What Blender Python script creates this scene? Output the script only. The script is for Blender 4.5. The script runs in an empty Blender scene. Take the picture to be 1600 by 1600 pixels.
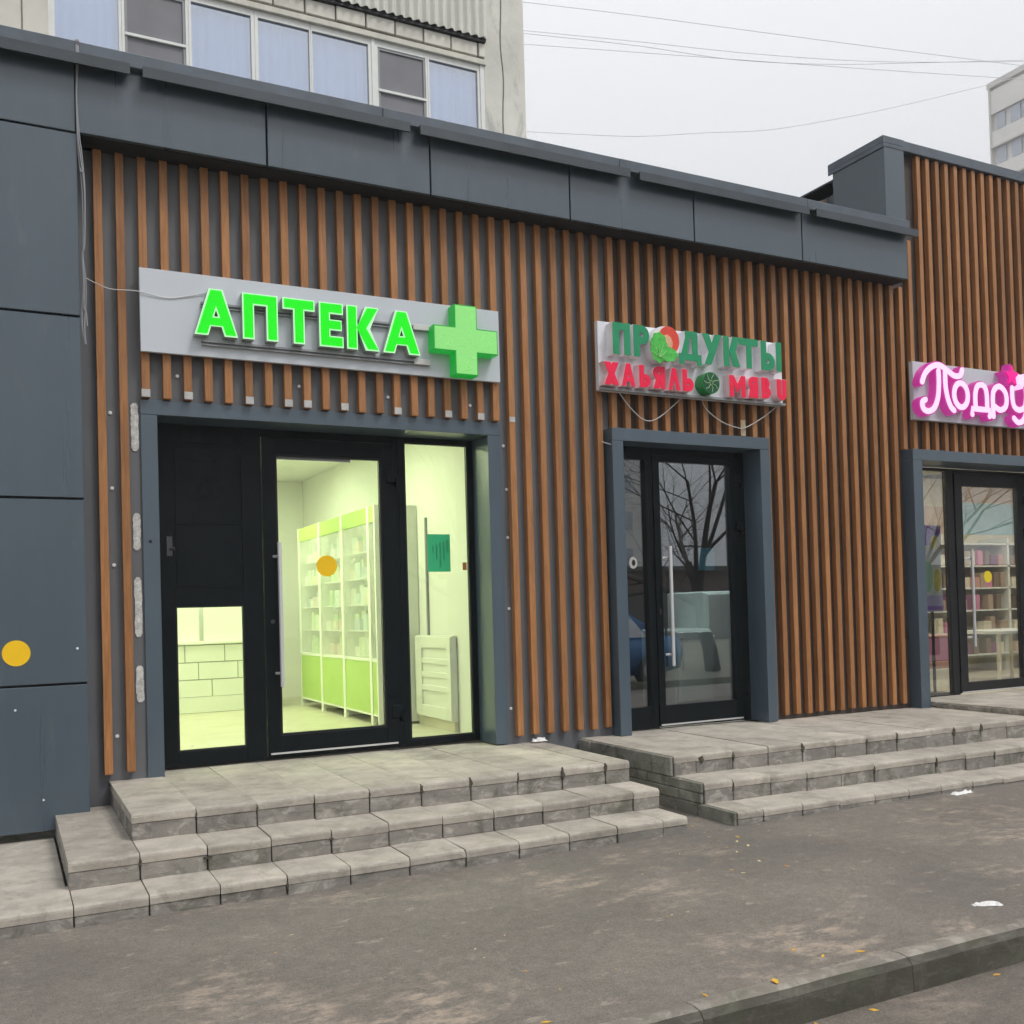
import bpy, bmesh, math, random
from mathutils import Vector, Matrix
random.seed(11)
R = math.radians
sc = bpy.context.scene
COL = sc.collection

# ------------------------------------------------------------------ camera
cam_d = bpy.data.cameras.new('camera'); cam = bpy.data.objects.new('camera', cam_d); COL.objects.link(cam)
def _cam():
    y, p, r = R(26.9296), R(1.08888), R(-1.62641)
    f = Vector((math.sin(y)*math.cos(p), math.cos(y)*math.cos(p), math.sin(p)))
    r0 = Vector((math.cos(y), -math.sin(y), 0)); u0 = r0.cross(f)
    rr = r0*math.cos(r)+u0*math.sin(r); uu = -r0*math.sin(r)+u0*math.cos(r)
    m = Matrix((rr, uu, -f)).transposed().to_4x4(); m.translation = (0, -6.8, 1.395)
    return m
cam.matrix_world = _cam()
cam_d.sensor_width = 36; cam_d.lens = 1550.377/1600*36
cam_d.shift_x = 7.45/1600; cam_d.shift_y = 123.7/1600
cam_d.clip_start = 0.05; cam_d.clip_end = 2000
sc.camera = cam

# ------------------------------------------------------------------ sky (overcast), sun, exposure
SUN_EL, SUN_AZ = 55, 32            # azimuth measured from the -Y axis towards +X
w = bpy.data.worlds.new('World'); sc.world = w; w.use_nodes = True
nt = w.node_tree; nt.nodes.clear()
wo = nt.nodes.new('ShaderNodeOutputWorld'); bg = nt.nodes.new('ShaderNodeBackground')
sky = nt.nodes.new('ShaderNodeTexSky'); sky.sky_type = 'NISHITA'; sky.sun_disc = False
sky.sun_elevation = R(SUN_EL); sky.sun_rotation = R(180-SUN_AZ); sky.dust_density = 6; sky.air_density = 1.5
hs = nt.nodes.new('ShaderNodeHueSaturation'); hs.inputs['Saturation'].default_value = .25
mx = nt.nodes.new('ShaderNodeMix'); mx.data_type = 'RGBA'; mx.inputs[0].default_value = .9
mx.inputs[7].default_value = (8.0, 8.12, 8.4, 1)   # even cloud layer
nt.links.new(sky.outputs[0], hs.inputs['Color']); nt.links.new(hs.outputs[0], mx.inputs[6])
tc = nt.nodes.new('ShaderNodeTexCoord'); sx_ = nt.nodes.new('ShaderNodeSeparateXYZ'); nt.links.new(tc.outputs['Generated'], sx_.inputs[0])
mr = nt.nodes.new('ShaderNodeMapRange'); nt.links.new(sx_.outputs['Z'], mr.inputs[0])      # overcast: the zenith is brighter than the horizon
for i_, v_ in enumerate((0, 1, .68, 1.62)): mr.inputs[i_+1].default_value = v_
vm = nt.nodes.new('ShaderNodeVectorMath'); vm.operation = 'SCALE'; nt.links.new(mx.outputs[2], vm.inputs[0]); nt.links.new(mr.outputs[0], vm.inputs['Scale'])
nt.links.new(vm.outputs[0], bg.inputs[0]); bg.inputs[1].default_value = .1
nt.links.new(bg.outputs[0], wo.inputs[0])
sd = bpy.data.lights.new('sun', 'SUN'); sd.energy = 1.5; sd.angle = R(16); sd.color = (1, .97, .93)
sun = bpy.data.objects.new('sun', sd); COL.objects.link(sun)
_d = Vector((math.sin(R(SUN_AZ))*math.cos(R(SUN_EL)), -math.cos(R(SUN_AZ))*math.cos(R(SUN_EL)), math.sin(R(SUN_EL))))
sun.rotation_euler = _d.to_track_quat('Z', 'Y').to_euler(); sun.location = _d*40
vs = sc.view_settings; vs.view_transform = 'Standard'; vs.look = 'None'; vs.exposure = .13; vs.gamma = 1
sc.cycles.use_denoising = True; sc.cycles.use_adaptive_sampling = True; sc.cycles.adaptive_threshold = .03; sc.cycles.max_bounces = 7; sc.cycles.transparent_max_bounces = 12
sc.cycles.volume_bounces = 0; sc.cycles.caustics_reflective = False; sc.cycles.caustics_refractive = False; sc.cycles.sample_clamp_indirect = 6

# ------------------------------------------------------------------ material helpers
MATS = {}
def nm(name):
    m = bpy.data.materials.new(name); m.use_nodes = True; MATS[name] = m
    t = m.node_tree; return m, t, t.nodes['Principled BSDF']
def nd(t, typ, **kw):
    n = t.nodes.new(typ)
    for k, v in kw.items():
        if k in n.inputs: n.inputs[k].default_value = v
        else: setattr(n, k, v)
    return n
def pos(t, scale=(1, 1, 1), loc=(0, 0, 0), rnd=0):
    g = t.nodes.new('ShaderNodeNewGeometry'); mp = nd(t, 'ShaderNodeMapping', Scale=scale, Location=loc)
    t.links.new(g.outputs['Position'], mp.inputs['Vector'])
    if not rnd: return mp.outputs[0]
    oi = t.nodes.new('ShaderNodeObjectInfo'); ad = nd(t, 'ShaderNodeVectorMath', operation='ADD')
    ml = nd(t, 'ShaderNodeMath', operation='MULTIPLY'); ml.inputs[1].default_value = rnd
    t.links.new(oi.outputs['Random'], ml.inputs[0]); t.links.new(mp.outputs[0], ad.inputs[0]); t.links.new(ml.outputs[0], ad.inputs[1])
    return ad.outputs[0]
def noise(t, vec, scale, detail=4, rough=.6, dist=0):
    n = nd(t, 'ShaderNodeTexNoise'); n.inputs['Scale'].default_value = scale; n.inputs['Detail'].default_value = detail
    n.inputs['Roughness'].default_value = rough; n.inputs['Distortion'].default_value = dist
    t.links.new(vec, n.inputs['Vector']); return n.outputs[0]
def rmap(t, src, a, b, c, d):
    n = nd(t, 'ShaderNodeMapRange'); t.links.new(src, n.inputs[0])
    for i, v in enumerate((a, b, c, d)): n.inputs[i+1].default_value = v
    return n.outputs[0]
def mixc(t, fac, a, b, mode='MIX'):
    n = nd(t, 'ShaderNodeMix'); n.data_type = 'RGBA'; n.blend_type = mode
    for i, v in ((0, fac), (6, a), (7, b)):
        if isinstance(v, bpy.types.NodeSocket): t.links.new(v, n.inputs[i])
        elif i == 0: n.inputs[0].default_value = v
        else: n.inputs[i].default_value = (*v, 1)
    return n.outputs[2]
def scol(t, col, f):
    n = nd(t, 'ShaderNodeVectorMath', operation='SCALE')
    if isinstance(col, bpy.types.NodeSocket): t.links.new(col, n.inputs[0])
    else: n.inputs[0].default_value = col
    t.links.new(f, n.inputs['Scale']); return n.outputs[0]
def mul(t, a, b):
    n = nd(t, 'ShaderNodeMath', operation='MULTIPLY'); 
    for i, v in ((0, a), (1, b)):
        if isinstance(v, bpy.types.NodeSocket): t.links.new(v, n.inputs[i])
        else: n.inputs[i].default_value = v
    return n.outputs[0]
def bump(t, b, h, strength, dist):
    n = nd(t, 'ShaderNodeBump'); n.inputs['Strength'].default_value = strength; n.inputs['Distance'].default_value = dist
    t.links.new(h, n.inputs['Height']); t.links.new(n.outputs[0], b.inputs['Normal'])
def paint(name, col, rough=.5, var=.08, scale=2.5, fine=0, objvar=0, bmp=0, metallic=0, spec=.5, stretch=(1, 1, 1), rvar=.08, emit=0):
    m, t, b = nm(name)
    v = pos(t, stretch, rnd=7 if objvar else 0)
    f = rmap(t, noise(t, v, scale, 5), .3, .7, 1-var, 1+var)
    c = scol(t, col, f)
    if fine:
        c = scol(t, c, rmap(t, noise(t, v, 90, 3), .3, .7, 1-fine, 1+fine))
    if objvar:
        oi = t.nodes.new('ShaderNodeObjectInfo'); c = scol(t, c, rmap(t, oi.outputs['Random'], 0, 1, 1-objvar, 1+objvar))
    t.links.new(c, b.inputs['Base Color'])
    t.links.new(rmap(t, noise(t, v, scale*1.7, 4), .3, .7, rough-rvar, rough+rvar), b.inputs['Roughness'])
    b.inputs['Metallic'].default_value = metallic; b.inputs['Specular IOR Level'].default_value = spec
    if bmp: bump(t, b, noise(t, v, 70, 4), bmp, .004)
    if emit:
        t.links.new(c, b.inputs['Emission Color']); b.inputs['Emission Strength'].default_value = emit
    return m
def glow(name, col, strength, rough=.4):
    m, t, b = nm(name); b.inputs['Base Color'].default_value = (*[min(.8, c*.35) for c in col], 1)
    b.inputs['Emission Color'].default_value = (*col, 1); b.inputs['Emission Strength'].default_value = strength
    b.inputs['Roughness'].default_value = rough; return m
def glass(name, tint, r0, r1):
    m = bpy.data.materials.new(name); m.use_nodes = True; MATS[name] = m; t = m.node_tree; t.nodes.clear()
    o = t.nodes.new('ShaderNodeOutputMaterial'); tr = nd(t, 'ShaderNodeBsdfTransparent'); tr.inputs[0].default_value = (*tint, 1)
    gl = nd(t, 'ShaderNodeBsdfGlossy'); gl.inputs['Roughness'].default_value = .004; gl.inputs[0].default_value = (.95, .97, 1, 1)
    lw = nd(t, 'ShaderNodeLayerWeight'); pw = nd(t, 'ShaderNodeMath', operation='POWER'); pw.inputs[1].default_value = 2.2
    t.links.new(lw.outputs['Facing'], pw.inputs[0])
    f = rmap(t, pw.outputs[0], 0, 1, r0, r1)
    ms = nd(t, 'ShaderNodeMixShader'); t.links.new(f, ms.inputs[0]); t.links.new(tr.outputs[0], ms.inputs[1]); t.links.new(gl.outputs[0], ms.inputs[2])
    t.links.new(ms.outputs[0], o.inputs[0]); return m

# ---- asphalt
def asphalt(name, base, dust):
    m, t, b = nm(name); v = pos(t)
    c = scol(t, base, rmap(t, noise(t, v, 1.1, 5), .3, .7, .80, 1.18))
    c = scol(t, c, rmap(t, noise(t, v, 14, 4), .3, .7, .87, 1.13))
    fine = noise(t, v, 160, 2, .7)
    c = scol(t, c, rmap(t, fine, .25, .75, .55, 1.45))
    c = scol(t, c, rmap(t, noise(t, v, 52, 3, .7), .3, .7, .80, 1.20))
    vo = nd(t, 'ShaderNodeTexVoronoi'); vo.inputs['Scale'].default_value = 85; t.links.new(v, vo.inputs['Vector'])
    peb = rmap(t, vo.outputs['Distance'], .0, .16, 1, 0)
    msk = mul(t, peb, rmap(t, noise(t, v, 33, 2), .55, .7, 0, 1))
    c = mixc(t, mul(t, msk, .55), c, (.46, .43, .38))
    # thin dry dust left in shallow patches
    v2 = pos(t, (.8, 1.15, 1), (3.1, .4, 0))
    d1 = rmap(t, noise(t, v2, 1.0, 8, .70, .5), .53, .62, 0, 1)
    d2 = rmap(t, noise(t, pos(t, (.8, 1.5, 1)), 9, 7, .75), .44, .60, 0, 1)
    c = mixc(t, mul(t, mul(t, d1, d2), dust), c, (.47, .375, .29))
    d3 = mul(t, rmap(t, noise(t, pos(t, (.8, 1.4, 1), (9, 2, 0)), 6.5, 6, .72), .60, .68, 0, 1), dust*.75)
    c = mixc(t, d3, c, (.45, .38, .31))
    # damp, darker areas
    d4 = rmap(t, noise(t, pos(t, (.5, 1, 1), (2, 7, 0)), .9, 4), .55, .75, 0, .35)
    c = mixc(t, d4, c, (.075, .07, .065))
    t.links.new(c, b.inputs['Base Color'])
    t.links.new(rmap(t, d4, 0, .35, .88, .62), b.inputs['Roughness'])
    bump(t, b, fine, .55, .004); return m
asphalt('asphalt', (.165, .146, .125), .62)
asphalt('road_asphalt', (.15, .130, .108), .25)

# ---- concrete of the steps
def concrete(name, base, stain, streak, pale=.3):   # worn cast concrete
    m, t, b = nm(name); v = pos(t, rnd=5)
    oi = t.nodes.new('ShaderNodeObjectInfo')
    c = scol(t, base, rmap(t, oi.outputs['Random'], 0, 1, .88, 1.1))
    c = scol(t, c, rmap(t, noise(t, v, 3.2, 6), .3, .7, .72, 1.22))
    fine = noise(t, v, 130, 3, .7)
    c = scol(t, c, rmap(t, fine, .25, .75, .86, 1.14))
    p = rmap(t, noise(t, pos(t, (1, 1, 1.6), (4, 0, 0)), 9, 6, .65, .6), .50, .62, 0, pale)
    c = mixc(t, p, c, (.60, .565, .50))
    s = rmap(t, noise(t, pos(t, (.5, .5, 3.5)), 9, 5, .7), .52, .66, 0, streak)
    c = mixc(t, s, c, (.16, .15, .13))
    s2 = rmap(t, noise(t, pos(t, (1, 1, 1), (1, 5, 2)), 3.6, 7, .72, .8), .53, .64, 0, stain)
    c = mixc(t, s2, c, (.085, .09, .06))
    t.links.new(c, b.inputs['Base Color']); b.inputs['Roughness'].default_value = .85
    bump(t, b, noise(t, v, 45, 6, .7), .5, .006); return m
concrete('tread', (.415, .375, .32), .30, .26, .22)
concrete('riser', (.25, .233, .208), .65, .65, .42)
concrete('dark_block', (.22, .215, .19), .8, .5, .22)
concrete('kerb_stone', (.20, .178, .152), .45, .3, .25)
concrete('kerb_grime', (.062, .058, .043), .5, .4, .06)
concrete('old_pavement', (.46, .42, .36), .3, .2, .3)
paint('joint', (.045, .04, .034), .9, .3, 8)
# ---- facade
def cladding(name, col, rough):
    m, t, b = nm(name); v = pos(t)
    c = scol(t, col, rmap(t, noise(t, v, .9, 4), .3, .7, .93, 1.07))
    st_ = noise(t, pos(t, (8.7, 8.7, .35), (.37, .21, .53)), 1.6, 4, .55)
    c = scol(t, c, rmap(t, st_, .35, .7, .97, 1.04))
    d_ = rmap(t, noise(t, pos(t, (3, 3, .8)), 2.4, 7, .75), .58, .72, 0, .16)
    c = mixc(t, d_, c, (.22, .22, .21))
    sp_ = rmap(t, noise(t, v, 140, 2), .74, .80, 0, .35); c = mixc(t, sp_, c, (.35, .36, .37))
    t.links.new(c, b.inputs['Base Color']); t.links.new(rmap(t, st_, .3, .7, rough-.02, rough+.05), b.inputs['Roughness'])
    b.inputs['Specular IOR Level'].default_value = .95
    bump(t, b, noise(t, v, 1.3, 2, .4), .22, .02)
cladding('slate_panel', (.058, .086, .112), .29)
cladding('slate_frame', (.066, .098, .128), .32)
paint('slate_dark', (.055, .068, .085), .45, .08, 2)
paint('flashing', (.05, .06, .072), .40, .18, 4, fine=.05)
paint('coping', (.095, .118, .145), .36, .18, 5, fine=.06)
paint('backing', (.135, .140, .152), .55, .07, 2.2, bmp=.05)
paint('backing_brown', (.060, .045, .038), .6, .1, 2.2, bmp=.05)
paint('black_soffit', (.012, .013, .015), .6, .1)
def wood():
    m, t, b = nm('slat_wood'); v = pos(t, (1, 1, .05), rnd=9)
    oi = t.nodes.new('ShaderNodeObjectInfo')
    c = mixc(t, rmap(t, noise(t, v, 60, 5, .6, 1.2), .35, .68, 0, 1), (.42, .195, .074), (.295, .125, .043))
    c = scol(t, c, rmap(t, oi.outputs['Random'], 0, 1, .82, 1.14))
    c = scol(t, c, rmap(t, noise(t, pos(t, (1, 1, .6), rnd=4), 3, 5), .3, .7, .84, 1.14))
    t.links.new(c, b.inputs['Base Color']); b.inputs['Roughness'].default_value = .5
    b.inputs['Specular IOR Level'].default_value = .45
    bump(t, b, noise(t, v, 90, 4), .12, .002)
wood()
paint('black_alu', (.004, .007, .009), .38, .15, 3, fine=.05, spec=.18)
paint('charcoal_alu', (.014, .015, .017), .42, .12, 3, spec=.3)
paint('steel', (.78, .78, .79), .30, .0, 6, metallic=.5, rvar=.0)
paint('dark_steel', (.12, .12, .125), .35, .05, 6, metallic=1)
glass('clear_glass', (.97, .985, .96), .03, .42)
glass('dark_glass', (.82, .86, .86), .20, .72)
glass('shop_glass', (.90, .92, .90), .09, .55)
def hazy(name):
    m = bpy.data.materials.new(name); m.use_nodes = True; MATS[name] = m; t = m.node_tree; t.nodes.clear()
    o = t.nodes.new('ShaderNodeOutputMaterial'); tr = nd(t, 'ShaderNodeBsdfTransparent'); df = nd(t, 'ShaderNodeBsdfDiffuse'); df.inputs[0].default_value = (.80, .84, .76, 1)
    ms = nd(t, 'ShaderNodeMixShader'); g_ = noise(t, pos(t, (1, 1, 1)), 2.5, 4); t.links.new(rmap(t, g_, .3, .7, .16, .30), ms.inputs[0])
    t.links.new(tr.outputs[0], ms.inputs[1]); t.links.new(df.outputs[0], ms.inputs[2]); t.links.new(ms.outputs[0], o.inputs[0])
hazy('veil_glass')  # pale diffuse mix paints a haze veil into the pane
glass('flat_glass', (.30, .33, .38), .42, .8)
glass('balcony_glass', (.86, .92, 1.0), .30, .7)
paint('white_dot', (.72, .73, .74), .45, .1, 20)
paint('adhesive', (.56, .56, .54), .8, .25, 30, fine=.2, bmp=.9)
paint('tag_white', (.50, .50, .49), .6, .15, 25)
paint('c_cream_foam', (.50, .40, .26), .9, .3, 40, bmp=.8)
paint('cable_grey', (.30, .31, .33), .6, .1)
paint('cable_white', (.62, .62, .60), .6, .1)
paint('cable_dark', (.55, .56, .58), .7, .1)
paint('yellow_sticker', (.95, .58, .002), .5, .04)
paint('lemon_sticker', (.80, .62, .02), .5, .04)
paint('sign_grey', (.60, .64, .69), .35, .03, 1.5)
paint('sign_white', (.78, .79, .84), .4, .12, 5)
paint('letter_side', (.40, .45, .42), .5, .05)
paint('rail', (.30, .31, .32), .4, .1)
paint('letter_white', (.84, .85, .87), .45, .08, 8)
paint('letter_green', (.012, .30, .13), .45, .08, 8)
paint('letter_red', (.95, .008, .07), .4, .06, 8)
paint('letter_pink_edge', (.88, .62, .66), .45, .05)
paint('melon_dark', (.008, .085, .035), .45, .3, 25)
paint('melon_light', (.02, .26, .06), .45, .1)
paint('tomato_red', (.80, .07, .04), .4, .1, 12)
paint('tomato_cut', (.80, .42, .26), .5, .1, 20)
paint('lettuce', (.08, .55, .08), .45, .25, 25)
paint('lettuce_rib', (.45, .72, .35), .5, .1)
glow('neon_green', (.0, .72, .0), .90)
glow('neon_white', (.50, .95, .52), .80)
glow('cross_face', (.26, .72, .20), .72)
glow('cross_side', (.004, .36, .035), .62)
glow('cross_mark', (.34, .80, .26), .70)
glow('neon_pink_face', (1.0, .62, .90), .92)
glow('neon_pink_side', (.70, .05, .40), .46)
glow('star_pink', (.85, .0, .26), .85)
glow('lamp_green', (.87, 1.0, .60), 31)
glow('lamp_warm', (1.0, .93, .80), 17)
glow('lamp_fill', (.90, 1.0, .97), 24.0)  # fill light for the grocery fridges, no lamp known there

# ------------------------------------------------------------------ mesh helpers
class MB:
    def __init__(s): s.v = []; s.f = []
    def add(s, vs, fs):
        o = len(s.v); s.v += [tuple(p) for p in vs]; s.f += [tuple(i+o for i in f) for f in fs]; return s
    def box(s, x0, x1, y0, y1, z0, z1):
        return s.add([(x, y, z) for z in (z0, z1) for y in (y0, y1) for x in (x0, x1)],
                     [(0, 2, 3, 1), (4, 5, 7, 6), (0, 1, 5, 4), (2, 6, 7, 3), (0, 4, 6, 2), (1, 3, 7, 5)])
    def prism(s, poly, y0, y1):            # poly in (x,z), counter-clockwise seen from -Y
        n = len(poly)
        vs = [(x, y0, z) for x, z in poly]+[(x, y1, z) for x, z in poly]
        fs = [tuple(range(n)), tuple(range(2*n-1, n-1, -1))]+[(i, i+n, (i+1) % n+n, (i+1) % n) for i in range(n)]
        return s.add(vs, fs)
    def tube(s, pts, r, n=6, cap=True):
        pts = [Vector(p) for p in pts]; rs = r if isinstance(r, (list, tuple)) else [r]*len(pts)
        rings = []; up = Vector((0, 0, 1))
        for i, p in enumerate(pts):
            d = (pts[min(i+1, len(pts)-1)]-pts[max(i-1, 0)]).normalized()
            a = d.cross(up if abs(d.z) < .95 else Vector((1, 0, 0))).normalized(); b = d.cross(a)
            rings.append([p+(a*math.cos(2*math.pi*k/n)+b*math.sin(2*math.pi*k/n))*rs[i] for k in range(n)])
        vs = [q for rg in rings for q in rg]; fs = []
        for i in range(len(pts)-1):
            for k in range(n):
                fs.append((i*n+k, i*n+(k+1) % n, (i+1)*n+(k+1) % n, (i+1)*n+k))
        if cap: fs += [tuple(range(n-1, -1, -1)), tuple((len(pts)-1)*n+k for k in range(n))]
        return s.add(vs, fs)
    def disc(s, cx, cz, r, y0, y1, n=32, rz=None):
        rz = rz or r
        return s.prism([(cx+r*math.cos(2*math.pi*k/n), cz+rz*math.sin(2*math.pi*k/n)) for k in range(n)], y0, y1)
    def mesh(s, name, bevel=0, seg=1, smooth=False):
        me = bpy.data.meshes.new(name); me.from_pydata(s.v, [], s.f); me.update()
        bm = bmesh.new(); bm.from_mesh(me); bmesh.ops.recalc_face_normals(bm, faces=bm.faces)
        if bevel: bmesh.ops.bevel(bm, geom=list(bm.edges), offset=bevel, segments=seg, affect='EDGES', profile=.5)
        bm.to_mesh(me); bm.free()
        if smooth:
            for p in me.polygons: p.use_smooth = True
        return me
def wloc(o):
    v = Vector((0, 0, 0))
    while o is not None: v += o.location; o = o.parent
    return v
def link(name, me, mat, parent=None, loc=(0, 0, 0)):
    o = bpy.data.objects.new(name, me); COL.objects.link(o)
    if mat and not me.materials: me.materials.append(MATS[mat])
    if parent is not None: o.parent = parent; o.location = Vector(loc)-wloc(parent)
    else: o.location = loc
    return o
def part(name, parent, mb, mat, bevel=0, smooth=False, label=None):
    o = link(name, mb.mesh(name, bevel, smooth=smooth), mat, parent)
    if label: o['label'] = label
    return o
def tag(o, label, cat, group=None, kind=None):
    if label: o['label'] = label
    if cat: o['category'] = cat
    if group: o['group'] = group
    if kind: o['kind'] = kind
    return o
def thing(name, loc, label, cat, group=None):
    o = bpy.data.objects.new(name, None); COL.objects.link(o); o.location = loc; o.empty_display_size = .2
    return tag(o, label, cat, group)
def solo(name, mb, mat, label, cat, group=None, kind=None, bevel=0, smooth=False):
    """a thing that is one mesh; origin at the bottom centre of its box"""
    xs, ys, zs = zip(*mb.v); o = Vector(((min(xs)+max(xs))/2, (min(ys)+max(ys))/2, min(zs)))
    mb.v = [tuple(Vector(p)-o) for p in mb.v]
    ob = link(name, mb.mesh(name, bevel, smooth=smooth), mat, None, o)
    return tag(ob, label, cat, group, kind)
def B(*a): return MB().box(*a)

# ------------------------------------------------------------------ ground
g = MB(); g.add([(-150, -3.95, 0), (150, -3.95, 0), (150, 150, 0), (-150, 150, 0), (-150, -3.95, -.3), (150, -3.95, -.3)], [(0, 1, 2, 3), (0, 4, 5, 1)])
tag(link('pavement', g.mesh('pavement'), 'asphalt'), 'grey-brown asphalt pavement with dusty patches in front of the shops', 'pavement', kind='structure')
g = MB(); g.add([(-150, -8, -.12), (150, -8, -.12), (150, -3.96, -.12), (-150, -3.96, -.12)], [(0, 1, 2, 3)])
tag(link('road', g.mesh('road'), 'road_asphalt'), 'dark asphalt road below the kerb', 'road', kind='structure')
paint('grass', (.15, .14, .10), .9, .4, 1.2, fine=.4)
g = MB(); g.add([(-150, -150, -.13), (150, -150, -.13), (150, -7.9, -.13), (-150, -7.9, -.13)], [(0, 1, 2, 3)])
g.box(-150, 150, -8.1, -7.95, -.3, .0)
tag(link('verge', g.mesh('verge'), 'grass'), 'worn grass verge across the road', 'verge', kind='structure')
kerb = bpy.data.objects.new('kerb', None); COL.objects.link(kerb); kerb.location = (0, -4, -.12)
tag(kerb, 'worn grey concrete kerb between pavement and road', 'kerb', kind='structure')
kx = -8.9
while kx < 16:
    ln = 1.0
    prof = [(-3.945, -.3), (-3.945, .006), (-3.99, .012), (-4.03, .006), (-4.052, -.018), (-4.072, -.3)]
    mb = MB(); nseg = 7; rows = []
    for i in range(nseg+1):
        x = kx+.0025+(ln-.005)*i/nseg; j = .0012*math.sin(kx*3.1+i*1.7)
        rows.append([(x, y+(j if k > 2 else 0), z+(j*.8 if 1 < k < 5 else 0)) for k, (y, z) in enumerate(prof)])
    n = len(prof); vs = [p for r_ in rows for p in r_]
    fs = [(i*n+k, i*n+(k+1) % n, (i+1)*n+(k+1) % n, (i+1)*n+k) for i in range(nseg) for k in range(n)]
    fs += [tuple(range(n)), tuple(nseg*n+k for k in range(n-1, -1, -1))]
    ks = part('kerb_stone', kerb, mb.add(vs, fs), 'kerb_stone', smooth=False); ks.data.materials.append(MATS['kerb_grime'])
    for p_ in ks.data.polygons:
        if p_.normal.y < -.6: p_.material_index = 1        # damp, mossy road side
    kx += ln

# ------------------------------------------------------------------ stone steps
def jit(a): return random.uniform(-a, a)
def worn_slab(x0, x1, yf, yb, zb, zt):
    """slab with a chipped, uneven front edge"""
    mb = MB(); n = 8; prof = [(yb, zb), (yb, zt), (yf+.012, zt), (yf+.002, zt-.009), (yf, zt-.02), (yf+.001, zb)]; k = len(prof); rows = []
    for i in range(n+1):
        u = i/n; x = x0+(x1-x0)*u; e = random.uniform(0, .002)+(random.uniform(.003, .009) if random.random() < .05 else 0)
        if i in (0, n): e += random.uniform(.0, .004)
        rows.append([(x, y+(e if j in (2, 3) else e*.5 if j == 4 else 0), z-(e*.8 if j in (2, 3) else 0)) for j, (y, z) in enumerate(prof)])
    vs = [p for r_ in rows for p in r_]
    fs = [(i*k+j, i*k+(j+1) % k, (i+1)*k+(j+1) % k, (i+1)*k+j) for i in range(n) for j in range(k)]
    return mb.add(vs, fs+[tuple(range(k)), tuple(n*k+j for j in range(k-1, -1, -1))])
def column(root, x0, x1, yf, yb, zt, zb, rmat='riser', slab=.05, tmat='tread'):
    g = .0027
    z1 = zt+jit(.003); y_ = yf+jit(.006)
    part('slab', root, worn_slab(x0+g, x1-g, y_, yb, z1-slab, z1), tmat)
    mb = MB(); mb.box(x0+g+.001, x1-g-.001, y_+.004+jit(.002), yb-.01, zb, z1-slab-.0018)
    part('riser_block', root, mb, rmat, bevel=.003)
st1 = thing('stone_steps', (2.1, -1, 0), 'worn concrete slab steps leading up to the bright pharmacy entrance', 'steps', 'entrance steps')
P = .3275
# core behind the joints
part('core', st1, B(.60, 3.70, -1.19, .02, 0, .33).box(.275, 3.70, -1.51, -1.0, 0, .19).box(-2.4, 3.70, -1.81, -1.3, 0, .05), 'joint')
xs = [.58]+[.585+P*k for k in range(1, 10)]+[3.722]
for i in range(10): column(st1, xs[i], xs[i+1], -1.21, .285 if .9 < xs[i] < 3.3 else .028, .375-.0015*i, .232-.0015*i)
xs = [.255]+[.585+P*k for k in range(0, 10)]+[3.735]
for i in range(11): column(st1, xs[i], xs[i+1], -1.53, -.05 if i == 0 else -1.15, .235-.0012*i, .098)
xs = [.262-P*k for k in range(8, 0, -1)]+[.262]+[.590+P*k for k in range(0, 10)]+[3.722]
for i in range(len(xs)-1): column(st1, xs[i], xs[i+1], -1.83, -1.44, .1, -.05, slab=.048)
part('low_slab', st1, B(-2.4, .25, -1.437, -.12, 0, .095), 'old_pavement', bevel=.004)

st2 = thing('stone_steps', (6.5, -1, 0), 'long concrete slab steps leading up to the dark glass grocery door', 'steps', 'entrance steps')
def zl(x): return .358-.004*(x-4)
def z2(x): return .224-.0105*(x-4)
def z3(x): return .088-.0115*(x-4)
part('core', st2, B(4.10, 12.5, -1.19, .02, 0, .30).box(4.12, 12.5, -1.50, -1.0, 0, .14).box(4.12, 12.5, -1.83, -1.3, 0, .03), 'joint')
xs = [4.085, 4.275]
while xs[-1] < 12.4: xs.append(xs[-1]+.326)
for i in range(len(xs)-1):
    x = (xs[i]+xs[i+1])/2
    column(st2, xs[i], xs[i+1], -1.21, .24 if 4.5 < x < 6 or x > 8.0 else .028, zl(x), z2(x)-.02)
    column(st2, xs[i]+(.05 if i else 0), xs[i+1]+.05, -1.535, -1.15, z2(x), z3(x)-.02)
    column(st2, xs[i]+(.02 if i else 0), xs[i+1]+.02, -1.865, -1.46, z3(x), -.05, slab=.045)
# exposed side of the second steps: rough dark blocks in courses
for (za, zb, ya) in ((-.02, .082, -1.858), (.086, .150, -1.528), (.154, .218, -1.528), (.222, .352, -1.203)):
    y = ya
    while y < -.05:
        l = random.uniform(.22, .38); y1 = y+l if y+l < -.12 else .01
        part('side_block', st2, B(4.062+jit(.006), 4.084, y+.002, y1-.002, za, zb), 'dark_block', bevel=.004)
        y = y1
paint('moss', (.075, .068, .05), .95, .5, 60, bmp=.8)
def clump(root, x, y, z, w_, h_):
    mb = MB(); n = 19; pl_ = []
    for k in range(n):
        a = 2*math.pi*k/n; pl_.append((x+w_*.8*math.cos(a)*random.uniform(.35, 1.15), z+h_*.8*math.sin(a)*random.uniform(.4, 1.15)))
    part('moss_clump', root, mb.prism(pl_, y-.0045, y+.012), 'moss')
for (x, zo, w_, h_) in ((.585+P*2, -.035, .010, .030), (.585+P*4, -.03, .009, .026), (.585+P*5, -.035, .026, .050), (.585+P*6, -.032, .015, .045), (.585+P*7, -.03, .010, .04), (.585+P*8, -.04, .018, .05), (.585+P*9, -.035, .015, .05), (.585+P, -.03, .008, .02)): clump(st1, x, -1.21, .365+zo, w_, h_)
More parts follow.
